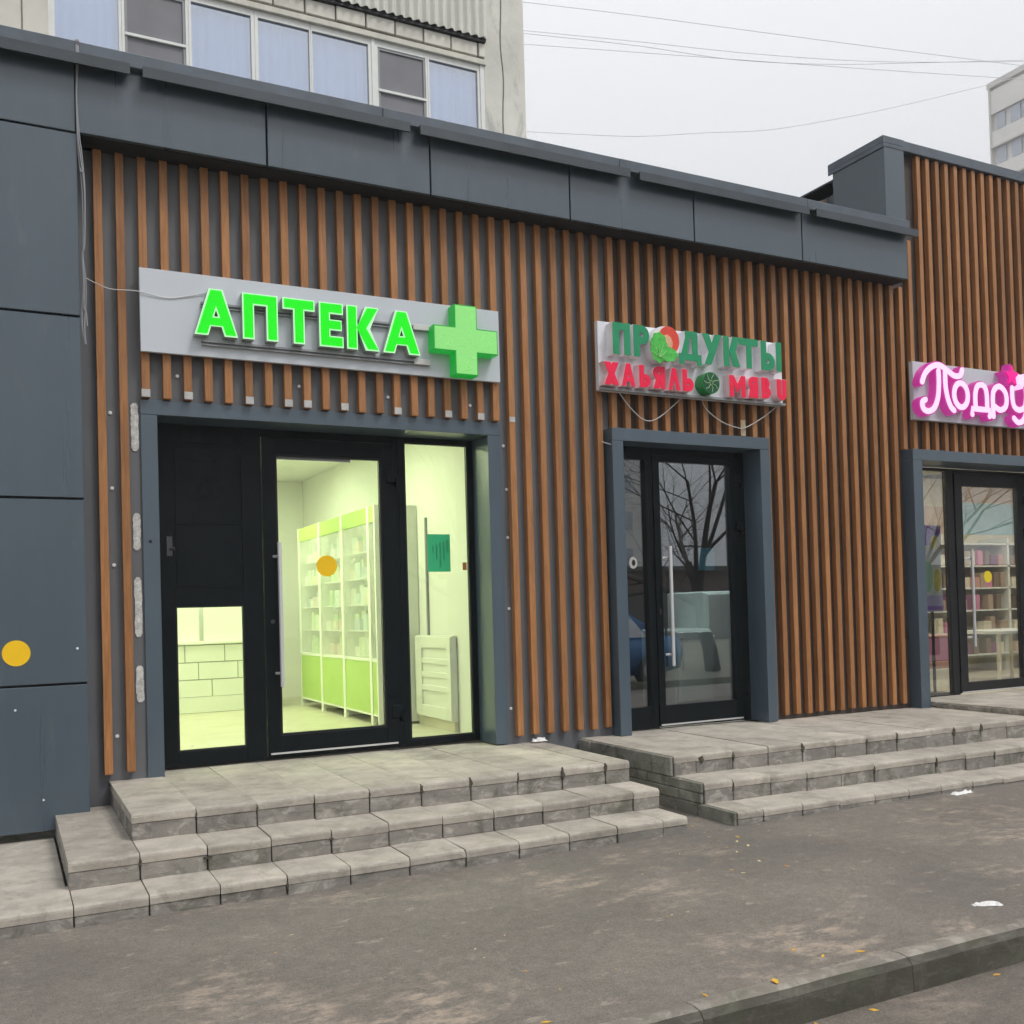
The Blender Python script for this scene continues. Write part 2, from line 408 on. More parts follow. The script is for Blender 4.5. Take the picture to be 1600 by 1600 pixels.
for (x, zo, w_, h_) in ((.585, -.045, .012, .028), (.585+P, -.062, .035, .010), (.585+P*3, -.05, .02, .008)): clump(st1, x, -1.53, .232+zo, w_, h_)
for k in (2, 6): clump(st1, .59+P*k, -1.83, .05, .008, .03)
for i in (1, 3, 5, 6, 8, 9, 11, 12): clump(st2, 4.275+.326*i, -1.21, zl(4.275+.326*i)-.045, random.uniform(.010, .024), random.uniform(.028, .05))
clump(st2, 4.32, -1.21, .315, .030, .035)
for i in (0, 4, 6, 8): clump(st2, 4.325+.326*i, -1.535, z2(4.325+.326*i)-.05, .012, .04)
st3 = thing('doorstep', (9.6, -.4, .33), 'thin raised concrete doorstep in front of the cosmetics shop door', 'doorstep')
xs = [8.0]
while xs[-1] < 12: xs.append(xs[-1]+.33)
for i in range(len(xs)-1):
    part('slab', st3, B(xs[i]+.004, xs[i+1]-.004, -1.12, -.12, .348, .392+jit(.003)), 'tread', bevel=.004)
    part('slab', st3, B(xs[i]+.004, xs[i+1]-.004, -.112, .235, .348, .392+jit(.003)), 'tread', bevel=.004)
for k in range(5):
    part('edge_block', st3, B(7.978, 7.998, -1.12+.2*k, -.925+.2*k, .338, .384+jit(.004)), 'riser', bevel=.003)

# ------------------------------------------------------------------ main shop building
bd = thing('shop_building', (3, 2.5, 0), 'low slate-grey shop building clad in brown vertical slats, with pharmacy and grocery', 'building')
# backing wall around two openings
wy0, wy1 = .03, .25
wall = MB()
wall.box(-2.6, .86, wy0, wy1, 0, 4.9).box(.86, 3.40, wy0, wy1, 2.79, 4.9).box(3.40, 4.44, wy0, wy1, 0, 4.9)
part('wall', bd, wall, 'backing')
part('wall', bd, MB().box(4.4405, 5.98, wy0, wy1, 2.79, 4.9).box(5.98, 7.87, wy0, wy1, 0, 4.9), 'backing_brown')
part('side_wall', bd, B(-2.6, -2.4, .25, 6.4, 0, 4.9), 'slate_dark')
part('roof', bd, B(-2.6, 7.74, .26, 6.5, 4.70, 4.88), 'slate_dark')
part('rear_wall', bd, B(-2.6, 7.74, 6.3, 6.5, 0, 4.70), 'slate_dark')
# left cladding panels
def panel(x0, x1, z0, z1, name='cladding_panel'):
    m = MB().box(x0+.006, x1-.006, -.2, -.165, z0+.007, z1-.007)
    return part(name, bd, m, 'slate_panel', bevel=.003)
zj = [.14, 1.021, 2.152, 3.280, 4.426]
pl = None
for (x0, x1) in ((-1.93, -.735), (-.735, .458)):
    for i in range(4):
        p_ = panel(x0, x1, zj[i], zj[i+1])
        if i == 1 and x1 > 0: pl = p_
part('panel_core', bd, B(-2.4, .452, -.163, .03, .17, 4.42), 'black_soffit')
part('plinth', bd, B(-2.4, .44, -.10, .03, 0, .169), 'dark_block')
part('round_sticker', bd, MB().disc(.063, 1.220, .077, -.2025, -.2, 40), 'yellow_sticker', label='round yellow sticker on the slate panel')
for (x, z, r_) in ((.398, 1.236, .008), (.052, .882, .007), (.195, .335, .006)):
    part('screw', bd, MB().disc(x, z, r_, -.206, -.2, 10), 'white_dot')
# fascia
fx = [-1.93, -.735, .452, 1.633, 2.823, 4.0, 5.204, 6.399, 7.728]
for i in range(len(fx)-1): panel(fx[i], fx[i+1], 4.424, 4.96, 'fascia_panel')
part('soffit', bd, B(.452, 7.724, -.163, .03, 4.428, 4.95), 'black_soffit')
dx = [(-1.2, .762), (.838, 2.638), (2.716, 4.514), (4.606, 6.41), (6.494, 7.775)]
for x0, x1 in dx:
    z = 4.815+jit(.003)
    m = MB().box(x0, x1, -.292, -.284, z, z+.068).box(x0, x1, -.2835, -.202, z+.056, z+.066).box(x0, x1, -.2835, -.272, z+.004, z+.010)
    part('drip_flashing', bd, m, 'flashing')
cx = [-1.4, .46, 2.45, 4.44, 6.43, 7.72]
for i in range(len(cx)-1):
    part('coping', bd, B(cx[i]+.001, cx[i+1]-.001, -.25+jit(.002), .28, 4.8835, 4.975+jit(.003)), 'coping', bevel=.004)
part('coping_clip', bd, B(.452, .472, -.256, -.2, 4.90, 4.985), 'cable_grey', bevel=.002)
# stepped parapet block at the right end
part('parapet_block', bd, B(7.462, 7.725, -.20, .45, 4.976, 5.70), 'slate_panel', bevel=.003)
part('parapet_cap', bd, B(7.450, 7.729, -.204, .50, 5.70, 5.765).box(7.450, 7.461, -.203, .50, 5.655, 5.699).box(7.462, 7.728, -.204, -.2005, 5.66, 5.699), 'coping', bevel=.002)
paint('brown_roof', (.28, .21, .17), .7, .2, 6)
part('rear_lean_to_roof', bd, MB().add([(7.45, .8, 5.47), (8.6, .8, 5.98), (8.6, 1.6, 5.98), (7.45, 1.6, 5.47), (7.45, .8, 5.38), (8.6, .8, 5.38), (8.6, 1.6, 5.38), (7.45, 1.6, 5.38)], [(0, 1, 2, 3), (4, 5, 1, 0), (5, 6, 2, 1), (6, 7, 3, 2), (7, 4, 0, 3), (7, 6, 5, 4)]), 'brown_roof')

# right, taller building
b2 = thing('shop_building', (10, 2.5, 0), 'taller slatted shop building at the right edge, with the pink lit sign', 'building')
rw = MB()
rw.box(7.871, 7.90, wy0, wy1, 0, 5.76).box(7.90, 10.9, wy0, wy1, 2.78, 5.76).box(10.9, 13.5, wy0, wy1, 0, 5.76)
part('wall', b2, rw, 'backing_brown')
part('wall_return', b2, B(7.735, 7.869, .06, 6.4, 4.91, 5.76), 'slate_dark')
part('roof', b2, B(7.735, 13.5, .26, 6.5, 5.60, 5.74), 'slate_dark')
part('coping', b2, B(7.735, 13.6, -.045, .30, 5.765, 5.865), 'coping', bevel=.004)

# ---- slats
slat_me = MB().box(-.026, .026, -.0265, .0265, 0, 1).mesh('slat', bevel=.0025); slat_me.materials.append(MATS['slat_wood'])
def slat(parent, xc, z0, z1):
    o = bpy.data.objects.new('slat', slat_me); COL.objects.link(o); o.parent = parent
    o.location = Vector((xc+jit(.0025), .0032+jit(.0015), z0))-wloc(parent); o.scale = (1, 1, z1-z0)
    o.rotation_euler = (0, jit(.0012), 0); return o
TAGS = {2, 4, 7, 9, 10, 12, 15, 18, 20}
sp = .13405
for k in range(0, 55):
    x = .554+sp*k+.026
    zb = .425+jit(.004)-(.035 if x > 6 else 0)
    if .815 < x < 3.45:
        zb = 2.845+jit(.003)
        if k in TAGS:
            part('end_tag', bd, B(x-.027, x+.027, -.0285, -.0252, zb+.002, zb+.052), 'tag_white', bevel=.001)
    elif 4.40 < x < 6.03: zb = 2.845
    elif x > 7.79: zb = 2.84
    slat(bd, x, zb, 4.423)
part('end_tag', bd, B(3.503, 3.55, -.0285, -.0252, 2.845, 2.885), 'tag_white')
part('filler_patch', bd, B(5.775, 5.83, -.031, -.0255, 2.86, 3.00), 'c_cream_foam', bevel=.002)
slat(b2, 7.955, 2.84, 4.9)
for j in range(0, 40):
    x = 8.10+.1345*j+.026
    slat(b2, x, 2.84 if x < 10.85 else .40, 5.76)
# ---- screws and glue
for (x, z) in [(.634, 2.739), (.636, 2.251), (.638, 1.756), (.636, .659), (1.055, 3.01), (1.875, 3.005), (2.534, 2.976), (3.194, 2.96),
               (3.469, 2.665), (3.486, 2.328), (3.485, 1.955), (3.479, 1.406), (3.470, .637), (4.362, 2.757)]:
    part('screw', bd, MB().disc(x, z, .0115, .022, .031, 14).disc(x, z, .004, .019, .023, 8), 'white_dot')
for (z0, z1) in ((2.498, 2.812), (1.851, 2.093), (1.289, 1.676), (.866, 1.102)):
    m = MB(); n = 16; L_, R_ = [], []
    for i in range(n+1):
        z = z0+(z1-z0)*i/n; e = .010 if i in (0, n) else .023
        L_.append((.7805-e+jit(.003), z)); R_.append((.7805+e+jit(.003), z))
    part('adhesive_strip', bd, m.prism(R_+L_[::-1], .024, .032), 'adhesive')
# ---- door surrounds
def surround(parent, x0, xi0, xi1, x1, zi, zt, yf, yb, zb):
    part('door_surround', parent, B(x0, xi0, yf, yb, zb, zi).box(xi1, x1, yf, yb, zb, zi).box(x0, x1, yf, yb, zi+.001, zt), 'slate_frame', bevel=.0025)
surround(bd, .815, .920, 3.330, 3.440, 2.740, 2.838, .011, .299, .372)
surround(bd, 4.389, 4.495, 5.924, 6.031, 2.738, 2.842, -.1, .26, .356)
surround(b2, 7.818, 7.943, 10.32, 10.44, 2.731, 2.836, -.1, .26, .34)
part('dark_hole', bd, MB().disc(.861, 1.908, .011, .0085, .0112, 10), 'black_soffit')

# ---- doors and windows
def frame(mb, x0, x1, z0, z1, t0, y0, y1, tt=None, tb=None):
    tt = tt or t0; tb = tb or t0
    mb.box(x0, x0+t0, y0, y1, z0, z1).box(x1-t0, x1, y0, y1, z0, z1)
    return mb.box(x0+t0, x1-t0, y0, y1, z0, z0+tb).box(x0+t0, x1-t0, y0, y1, z1-tt, z1)
def pull(door, x, z0, z1, y, name='pull_handle', off=.065):
    m = MB().tube([(x, y-off, z0), (x, y-off, z1)], .0155, 12)
    for z in (z1-.10, z0+.095): m.tube([(x-.03, y-.002, z), (x-.005, y-off*.5, z), (x, y-off, z)], .010, 8)
    return part(name, door, m, 'steel', smooth=False)
def pane(parent, x0, x1, z0, z1, y, mat): return part('pane', parent, B(x0, x1, y, y+.006, z0, z1), mat)
# pharmacy entrance
F = frame(MB(), .912, 1.6565, .378, 2.752, .14, .30, .36, tb=.107)
F.box(1.050, 1.517, .30, .36, 1.484, 1.60).box(1.050, 1.517, .308, .359, 1.60, 2.615)
f1 = part('side_panel', bd, F, 'black_alu', bevel=.002)
part('infill_panel', f1, B(1.066, 1.488, .3045, .3078, 1.62, 2.040), 'black_alu', bevel=.001)
part('infill_panel', f1, B(1.066, 1.488, .3045, .3078, 2.052, 2.58), 'black_alu', bevel=.001)
part('beading', f1, frame(MB(), 1.0500, 1.5185, .4835, 1.4855, .013, .302, .33), 'charcoal_alu')
pane(f1, 1.052, 1.516, .486, 1.483, .325, 'clear_glass')
part('lock_plate', f1, B(1.000, 1.040, .292, .2998, 1.83, 1.965).tube([(1.028, .29, 1.88), (1.028, .262, 1.88), (1.048, .255, 1.875)], .010, 8), 'dark_steel', bevel=.002)
dm = MB(); frame(dm, 1.663, 2.655, .405, 2.682, .094, .290, .352, tt=.116, tb=.137)
d1 = part('entrance_door', bd, dm, 'black_alu', bevel=.002)
part('beading', d1, frame(MB(), 1.7575, 2.5605, .5425, 2.5655, .014, .296, .33), 'charcoal_alu')
pane(d1, 1.757, 2.561, .542, 2.566, .322, 'clear_glass')
pull(d1, 1.760, .895, 1.926, .290)
part('inner_handle', d1, MB().tube([(1.80, .41, .88), (1.80, .41, 1.91)], .014, 10), 'dark_steel')
part('door_sill', d1, B(1.68, 2.64, .278, .2895, .412, .424), 'steel')
part('round_sticker', d1, MB().disc(2.131, 1.758, .078, .3185, .3215, 40), 'yellow_sticker', label='round yellow sticker on the pharmacy door glass')
part('film_strip', d1, B(1.765, 2.33, .3195, .3215, 2.532, 2.562), 'cable_grey')
for z in (2.43, .655): part('hinge', d1, B(2.60, 2.672, .276, .2895, z-.045, z+.045).box(2.672, 2.69, .27, .2995, z-.075, z+.0), 'black_alu', bevel=.003)
part('cylinder_lock', d1, MB().disc(1.715, 1.36, .014, .278, .29, 14), 'dark_steel')
fm = MB(); frame(fm, 2.700, 3.338, .378, 2.752, .051, .300, .36, tt=.048, tb=.053)
fm.box(2.657, 2.6995, .302, .36, .378, 2.752).box(1.657, 2.6565, .302, .36, 2.686, 2.752).box(1.657, 2.6565, .306, .36, .378, .402)
s1 = part('side_window', bd, fm, 'black_alu', bevel=.002)
pane(s1, 2.752, 3.286, .432, 2.703, .325, 'clear_glass')
part('beading', s1, frame(MB(), 2.7515, 3.2865, .4315, 2.7035, .010, .303, .33), 'charcoal_alu')
# grocery entrance
fm = MB(); frame(fm, 4.487, 4.878, .362, 2.745, .03, .128, .18, tt=.11, tb=.185)
fm.box(4.8485, 4.8775, .124, .1275, .55, 2.62).box(4.879, 4.929, .131, .18, .362, 2.745).box(5.8255, 5.932, .131, .18, .362, 2.745).box(4.9295, 5.825, .131, .18, 2.682, 2.745)
s2 = part('side_window', bd, fm, 'black_alu', bevel=.002)
pane(s2, 4.517, 4.848, .547, 2.635, .155, 'dark_glass')
part('round_sticker', s2, MB().disc(4.727, 1.762, .041, .1515, .1545, 24, rz=.05), 'tag_white', label='small white round sticker on the narrow side pane')
part('sticker_mark', s2, MB().disc(4.730, 1.762, .018, .149, .1512, 16, rz=.026), 'black_soffit')
dm = MB(); frame(dm, 4.931, 5.823, .375, 2.679, .066, .119, .173, tt=.053, tb=.173)
d2 = part('entrance_door', bd, dm, 'black_alu', bevel=.002)
pane(d2, 4.9965, 5.7575, .5475, 2.6265, .149, 'dark_glass')
pull(d2, 5.040, .883, 1.898, .119)
part('inner_handle', d2, MB().tube([(5.08, .205, .87), (5.08, .205, 1.90)], .013, 10), 'dark_steel')
part('door_sill', d2, B(4.94, 5.82, .109, .1185, .380, .392), 'steel')
part('cylinder_lock', d2, B(4.953, 4.970, .109, .1185, 1.32, 1.37), 'dark_steel')
for z in (2.495, 2.085, .642): part('hinge', d2, B(5.806, 5.874, .105, .1185, z-.035, z+.035).box(5.874, 5.892, .099, .1305, z-.07, z+.01), 'black_alu', bevel=.003)
paint('teal_paper', (.01, .17, .24), .6, .1, 5)
nt_ = solo('paper_notice', B(5.42, 5.59, .158, .161, 1.695, 1.89), 'teal_paper', 'dark teal paper notice taped to the grocery door glass', 'notice')
# cosmetics entrance
fm = MB(); frame(fm, 7.945, 8.765, .345, 2.729, .055, .255, .31, tt=.03, tb=.055)
fm.box(8.766, 8.812, .258, .31, .345, 2.729).box(9.914, 10.0, .258, .31, .345, 2.729).box(8.8125, 9.9135, .258, .31, 2.69, 2.729)
frame(fm, 10.001, 10.318, .345, 2.729, .055, .255, .31, tb=.15)
s3 = part('side_window', b2, fm, 'charcoal_alu', bevel=.002)
pane(s3, 8.001, 8.709, .401, 2.698, .285, 'shop_glass'); pane(s3, 10.057, 10.262, .496, 2.673, .285, 'shop_glass')
dm = MB(); frame(dm, 8.815, 9.911, .40, 2.685, .112, .246, .30, tt=.13, tb=.108)
d3 = part('entrance_door', b2, dm, 'charcoal_alu', bevel=.002)
pane(d3, 8.9275, 9.7985, .509, 2.5545, .278, 'shop_glass')
pull(d3, 8.962, .88, 1.894, .246)
part('door_sill', d3, B(8.82, 9.90, .236, .2455, .404, .416), 'steel')
part('round_sticker', d3, MB().disc(9.319, 1.604, .062, .2745, .2775, 32), 'lemon_sticker', label='round lemon yellow sticker on the cosmetics shop door')
for z in (2.43, 2.07): part('hinge', d3, B(9.87, 9.95, .226, .2455, z-.05, z+.05), 'black_alu', bevel=.008)

# ------------------------------------------------------------------ shop interiors
paint('room_white', (.84, .84, .80), .6, .04, 1.2)
paint('room_floor', (.60, .56, .44), .35, .08, 3)
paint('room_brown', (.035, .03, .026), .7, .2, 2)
paint('cabinet_green', (.44, .62, .17), .4, .05)
paint('cabinet_white', (.82, .83, .78), .4, .03)
paint('grout', (.40, .40, .34), .8, .1)
def room(parent, x0, x1, y0, y1, z0, z1, wm, fm_):
    part('interior_floor', parent, B(x0, x1, y0, y1, z0-.05, z0), fm_)
    part('interior_ceiling', parent, B(x0, x1, y0, y1, z1, z1+.05), wm)
    part('interior_wall', parent, B(x0-.05, x0-.001, y0, y1, z0, z1), wm)
    part('interior_wall', parent, B(x1+.001, x1+.05, y0, y1, z0, z1), wm)
    part('interior_wall', parent, B(x0, x1, y1+.001, y1+.05, z0, z1), wm)
room(bd, -.6, 3.42, .362, 5.6, .376, 3.1, 'room_white', 'room_floor')
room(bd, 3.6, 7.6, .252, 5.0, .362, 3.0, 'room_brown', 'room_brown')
room(b2, 7.93, 15, .312, 4.4, .37, 3.1, 'room_white', 'room_floor')
# floor tile joints in the pharmacy
def lamp(x, y, z, sx, sy, mat, label):
    t = thing('ceiling_light', (x, y, z), label, 'ceiling light', 'ceiling lights inside the shops')
    part('housing', t, frame_h(x, y, z, sx, sy), 'cabinet_white'); part('diffuser', t, B(x-sx/2, x+sx/2, y-sy/2, y+sy/2, z-.018, z-.012), mat)
def frame_h(x, y, z, sx, sy):
    m = MB(); e = .03
    m.box(x-sx/2-e, x+sx/2+e, y-sy/2-e, y-sy/2, z-.03, z-.001).box(x-sx/2-e, x+sx/2+e, y+sy/2, y+sy/2+e, z-.03, z-.001)
    return m.box(x-sx/2-e, x-sx/2, y-sy/2, y+sy/2, z-.03, z-.001).box(x+sx/2, x+sx/2+e, y-sy/2, y+sy/2, z-.03, z-.001)
for (x, y, wd) in ((.6, 1.6, 'front left'), (2.2, 1.6, 'front right'), (.6, 3.8, 'back left'), (2.2, 3.8, 'back right')): lamp(x, y, 3.1, .6, .6, 'lamp_green', 'square lit ceiling panel inside the bright pharmacy, '+wd+' of the four')
lamp(5.5, .50, 3.0, 1.2, .35, 'lamp_fill', 'added unseen ceiling panel that brightens the fridges in the dark grocery')  # unseen panel added to light the fridge fronts
for x, wd in ((9.0, 'nearest'), (11.0, 'middle'), (13.0, 'farthest')): lamp(x, .80, 3.1, .9, .6, 'lamp_warm', 'lit ceiling panel inside the cosmetics shop, the '+wd+' one')
# pharmacy display cabinets
pal = [(.72, .76, .65), (.66, .74, .70), (.76, .68, .52), (.58, .68, .70), (.45, .66, .30), (.74, .56, .50), (.80, .80, .76), (.70, .76, .52), (.42, .50, .56)]
bx = []; PN = ('pale green', 'pale mint', 'cream', 'light blue', 'leaf green', 'salmon', 'white', 'lime', 'slate blue')
for i, c in enumerate(pal):
    paint('pack%d' % i, c, .5, .05, 10)
    sx, sy, sz = random.choice(((.06, .13, .16), (.05, .17, .11), (.06, .10, .19), (.07, .15, .09)))
    m = MB().box(-sx/2, sx/2, -sy/2, sy/2, 0, sz).mesh('medicine_box', bevel=.003); m.materials.append(MATS['pack%d' % i]); bx.append(m)
secs = [(4.36, 3.53, 'farthest from the door glass'), (3.53, 2.745, 'third from the front'), (2.745, 1.93, 'second from the front'), (1.93, 1.735, 'narrow one nearest the front')]
for (ya, yb, nm_) in secs:
    t = thing('display_cabinet', (3.15, (ya+yb)/2, .376), 'white and green pharmacy display cabinet, the one '+nm_, 'cabinet', 'pharmacy display cabinets')
    part('side', t, B(3.035, 3.415, yb+.001, yb+.022, .40, 2.385).box(3.035, 3.415, ya-.022, ya-.001, .40, 2.385), 'cabinet_white')
    part('post', t, B(3.005, 3.034, yb, yb+.03, .377, 2.385), 'cabinet_white'); part('post', t, B(3.005, 3.034, ya-.03, ya, .377, 2.385), 'cabinet_white')
    part('header', t, B(3.01, 3.03, yb+.031, ya-.031, 2.235, 2.38), 'cabinet_green')
    part('base_panel', t, B(3.012, 3.032, yb+.031, ya-.031, .48, .955), 'cabinet_green')
    part('base_rail', t, B(3.008, 3.032, yb+.031, ya-.031, .46, .479).box(3.008, 3.032, yb+.031, ya-.031, .956, .985), 'cabinet_white')
    part('veil_pane', t, B(3.018, 3.022, yb+.031, ya-.031, .99, 2.23), 'veil_glass')  # pane added to lower the contrast of the shelves behind it
    part('back', t, B(3.22, 3.235, yb+.023, ya-.023, .40, 2.385), 'cabinet_white')
    for q, z in enumerate((.985, 1.24, 1.49, 1.74, 1.99)):
        part('shelf', t, B(3.05, 3.218, yb+.024, ya-.024, z-.012, z), 'cabinet_white')
        y = yb+.09
        while y < ya-.07:
            me = random.choice(bx)
            if random.random() < .95:
                o = link('medicine_box', me, None, None, (random.uniform(3.10, 3.15), y, z)); o.rotation_euler = (0, 0, jit(.15))
                tag(o, '%s medicine box on the %s shelf of the %s pharmacy cabinet' % (PN[bx.index(me)], ('bottom', 'second', 'middle', 'fourth', 'top')[q], nm_.split()[0]), 'box', 'medicine boxes on the pharmacy shelves')
            y += random.uniform(.085, .135)
# counter with bond-pattern front
t = thing('counter', (1.9, 4.5, .376), 'white pharmacy counter with staggered panels, seen through the low pane', 'counter')
part('body', t, B(.75, 2.72, 4.32, 4.9, .38, 1.115), 'grout')
part('top', t, B(.72, 2.75, 4.28, 4.92, 1.116, 1.15), 'cabinet_white', bevel=.004)
part('plinth', t, B(.75, 2.72, 4.300, 4.319, .38, .548), 'cabinet_white')
for r_ in range(3):
    x = .75-(.14*r_ if r_ else 0)
    while x < 2.72:
        a, b_ = max(x, .75), min(x+.42, 2.72)
        if b_-a > .02: part('tile', t, B(a+.005, b_-.005, 4.305, 4.319, .552+.188*r_, .552+.188*r_+.178), 'cabinet_white', bevel=.002)
        x += .42
part('screen', t, B(.9, 1.9, 4.40, 4.42, 1.151, 1.95).box(1.95, 2.6, 4.40, 4.42, 1.151, 1.95), 'cabinet_white')
# white panelled cupboard by the side window
t = thing('cupboard', (3.38, 1.3, .376), 'low white panelled cupboard behind the pharmacy side window', 'cupboard')
part('body', t, B(3.37, 3.415, .90, 1.70, .46, 1.19), 'cabinet_white'); part('plinth', t, B(3.38, 3.415, .90, 1.70, .377, .459), 'room_floor')
part('door_frame', t, B(3.352, 3.369, .90, .98, .47, 1.18).box(3.352, 3.369, 1.56, 1.70, .47, 1.18).box(3.352, 3.369, .981, 1.559, 1.08, 1.18).box(3.352, 3.369, .981, 1.559, .47, .57), 'cabinet_white', bevel=.003)
for z in (.70, .82, .94): part('slat', t, B(3.356, 3.369, .981, 1.559, z, z+.05), 'cabinet_white', bevel=.004)
part('wall_pipe', bd, B(3.400, 3.4195, 1.49, 1.515, 1.19, 2.25), 'rail')
paint('notice_green', (.03, .46, .19), .55, .05)
solo('paper_notice', B(2.935, 3.125, .318, .321, 1.708, 2.000), 'notice_green', 'bright green handwritten paper notice in the pharmacy side window', 'notice')
nn = bpy.data.objects[-1] if False else None
paint('ink', (.01, .10, .05), .6, .05)
npar = [o for o in COL.objects if o.name.startswith('paper_notice')][-1]
wr = MB(); random.seed(3)
for r_ in range(5):     # five slanting handwritten lines, set sideways on the sheet
    x = 3.10-.03*r_; z = 1.97-.012*r_; L_ = (.10, .15, .19, .12, .05)[r_]; p = []
    n = int(L_/.006)
    for i in range(n+1): p.append((x+.007*math.sin(i*1.9+r_)+jit(.002), .3165, z-.012-L_*i/n))
    wr.tube(p, .0016, 4)
part('handwriting', npar, wr, 'ink')
paint('orange_tag', (.75, .22, .08), .6, .05)
solo('price_tag', B(3.235, 3.270, .3315, .334, 1.72, 1.78), 'orange_tag', 'tiny orange tag at the edge of the pharmacy side window', 'tag')

# grocery interior: chest and fridge
paint('fridge_white', (.70, .77, .74), .4, .05)
for (x0, x1, y0, y1, zt, lab) in ((5.95, 6.55, .78, 1.38, 1.52, 'tall pale fridge at the right behind the grocery door glass'), (5.50, 5.93, .66, 1.20, 1.17, 'low pale chest fridge beside the tall one behind the grocery door')):
    t = thing('fridge', ((x0+x1)/2, (y0+y1)/2, .362), lab, 'fridge', 'fridges inside the grocery')
    part('body', t, B(x0, x1, y0, y1, .43, zt), 'fridge_white', bevel=.015); part('door', t, B(x0+.01, x1-.01, y0-.04, y0-.005, .50, zt-.02), 'fridge_white', bevel=.012)
    part('handle', t, B(x0+.04, x0+.065, y0-.08, y0-.041, .8, 1.1), 'steel', bevel=.004); part('base', t, B(x0+.02, x1-.02, y0+.02, y1-.02, .363, .428), 'charcoal_alu')
# cosmetics interior
cols = {'purple': (.33, .16, .62), 'lilac': (.55, .48, .80), 'pink': (.66, .24, .38), 'peach': (.68, .50, .38), 'sky': (.42, .62, .70), 'cream': (.78, .70, .55), 'tan': (.45, .33, .24), 'brown': (.22, .15, .10), 'mint': (.40, .70, .50), 'yellowish': (.85, .72, .10), 'plum': (.20, .06, .14), 'coral': (.62, .32, .26)}
for k, c in cols.items(): paint('c_'+k, c, .5, .1, 9)
ps = thing('poster_stand', (8.72, .5, .37), 'tall colourful poster stand with purple top and base behind the shop glass', 'poster')
part('board', ps, B(8.60, 8.87, .49, .51, 1.25, 2.16), 'cabinet_white'); part('top_band', ps, B(8.60, 8.87, .482, .4895, 1.95, 2.16), 'c_purple')
part('base_band', ps, B(8.60, 8.87, .482, .4895, 1.25, 1.42), 'c_lilac'); part('base_stripe', ps, B(8.60, 8.87, .478, .4815, 1.27, 1.31), 'c_purple')
part('yellow_patch', ps, MB().disc(8.78, 1.98, .075, .476, .4815, 20), 'c_yellowish'); part('green_patch', ps, MB().disc(8.66, 1.62, .07, .482, .4895, 20, rz=.16), 'c_mint')
part('lemon_patch', ps, MB().disc(8.80, 1.58, .05, .482, .4895, 20, rz=.12), 'c_yellowish')
part('stand', ps, B(8.72, 8.75, .505, .52, .40, 1.25).box(8.60, 8.87, .42, .60, .371, .40), 'charcoal_alu')
t = thing('storage_box', (9.15, .8, .37), 'pink box on a pale wooden plinth inside the cosmetics shop', 'box')
part('body', t, B(8.98, 9.36, .78, 1.16, .70, .96), 'c_pink', bevel=.01); part('lid', t, B(8.97, 9.37, .77, 1.17, .961, .985), 'c_coral', bevel=.004)
part('plinth', t, B(8.95, 9.40, .75, 1.20, .371, .62), 'c_cream', bevel=.006); part('tray', t, B(8.96, 9.39, .76, 1.19, .621, .699), 'c_coral', bevel=.004)
sh = thing('shelf_unit', (12.3, 2.5, .37), 'stocked shelving seen through the cosmetics shop door', 'shelving')
part('back', sh, B(9.9, 14.8, 2.75, 2.80, .38, 3.05), 'c_cream')
part('upright', sh, B(9.9, 9.94, 2.3, 2.749, .371, 2.2), 'cabinet_white'); part('upright', sh, B(12.4, 12.44, 2.3, 2.749, .371, 2.2), 'cabinet_white'); part('upright', sh, B(13.6, 13.64, 2.3, 2.749, .371, 2.2), 'cabinet_white')
part('picture_panel', sh, B(11.9, 13.6, 2.735, 2.749, 2.28, 2.72), 'c_sky'); part('picture_panel', sh, B(10.6, 11.85, 2.735, 2.749, 2.28, 2.66), 'c_peach'); part('picture_panel', sh, B(12.1, 14.4, 2.735, 2.749, 2.74, 3.0), 'c_peach')
gm = []
for k in ('tan', 'cream', 'coral', 'peach', 'pink', 'plum', 'tan', 'cream', 'tan', 'brown'):
    for (sx, sz) in ((.10, .20), (.16, .14)):
        m = MB().box(-sx/2, sx/2, -.06, .06, 0, sz).mesh('cosmetic_box', bevel=.004); m.materials.append(MATS['c_'+k]); gm.append(m)
for z in (.62, .92, 1.22, 1.52, 1.82, 2.12):
    part('shelf', sh, B(9.945, 14.8, 2.3, 2.734, z-.02, z), 'cabinet_white')
    x = 10.9
    while x < 14.2 and z < 2.1:
        if random.random() < .88 and not any(abs(x-u) < .1 for u in (12.42, 13.62)):
            gi = random.randrange(len(gm)); o = link('cosmetic_box', gm[gi], None, None, (x, 2.38+jit(.02), z))
            tag(o, '%s %s cosmetics box on the %s shelf, %s bay behind the shop door' % (('tall', 'wide')[gi % 2], ('tan', 'cream', 'coral', 'peach', 'pink', 'plum', 'tan', 'cream', 'tan', 'brown')[gi//2], ('lowest', 'second', 'third', 'fourth', 'fifth', 'top')[round((z-.62)/.3)], 'left' if x < 12.4 else ('middle' if x < 13.6 else 'right')), 'box', 'boxes on the cosmetics shelves')
        x += random.uniform(.11, .17)
t = thing('display_table', (10.6, 1.2, .37), 'pale display table standing inside the cosmetics shop', 'table')
part('table_top', t, B(10.3, 11.3, .9, 1.5, .95, .99), 'cabinet_white', bevel=.004)
for (x, y) in ((10.33, .93), (11.24, .93), (10.33, 1.44), (11.24, 1.44)): part('leg', t, B(x, x+.035, y, y+.035, .371, .949), 'c_cream')

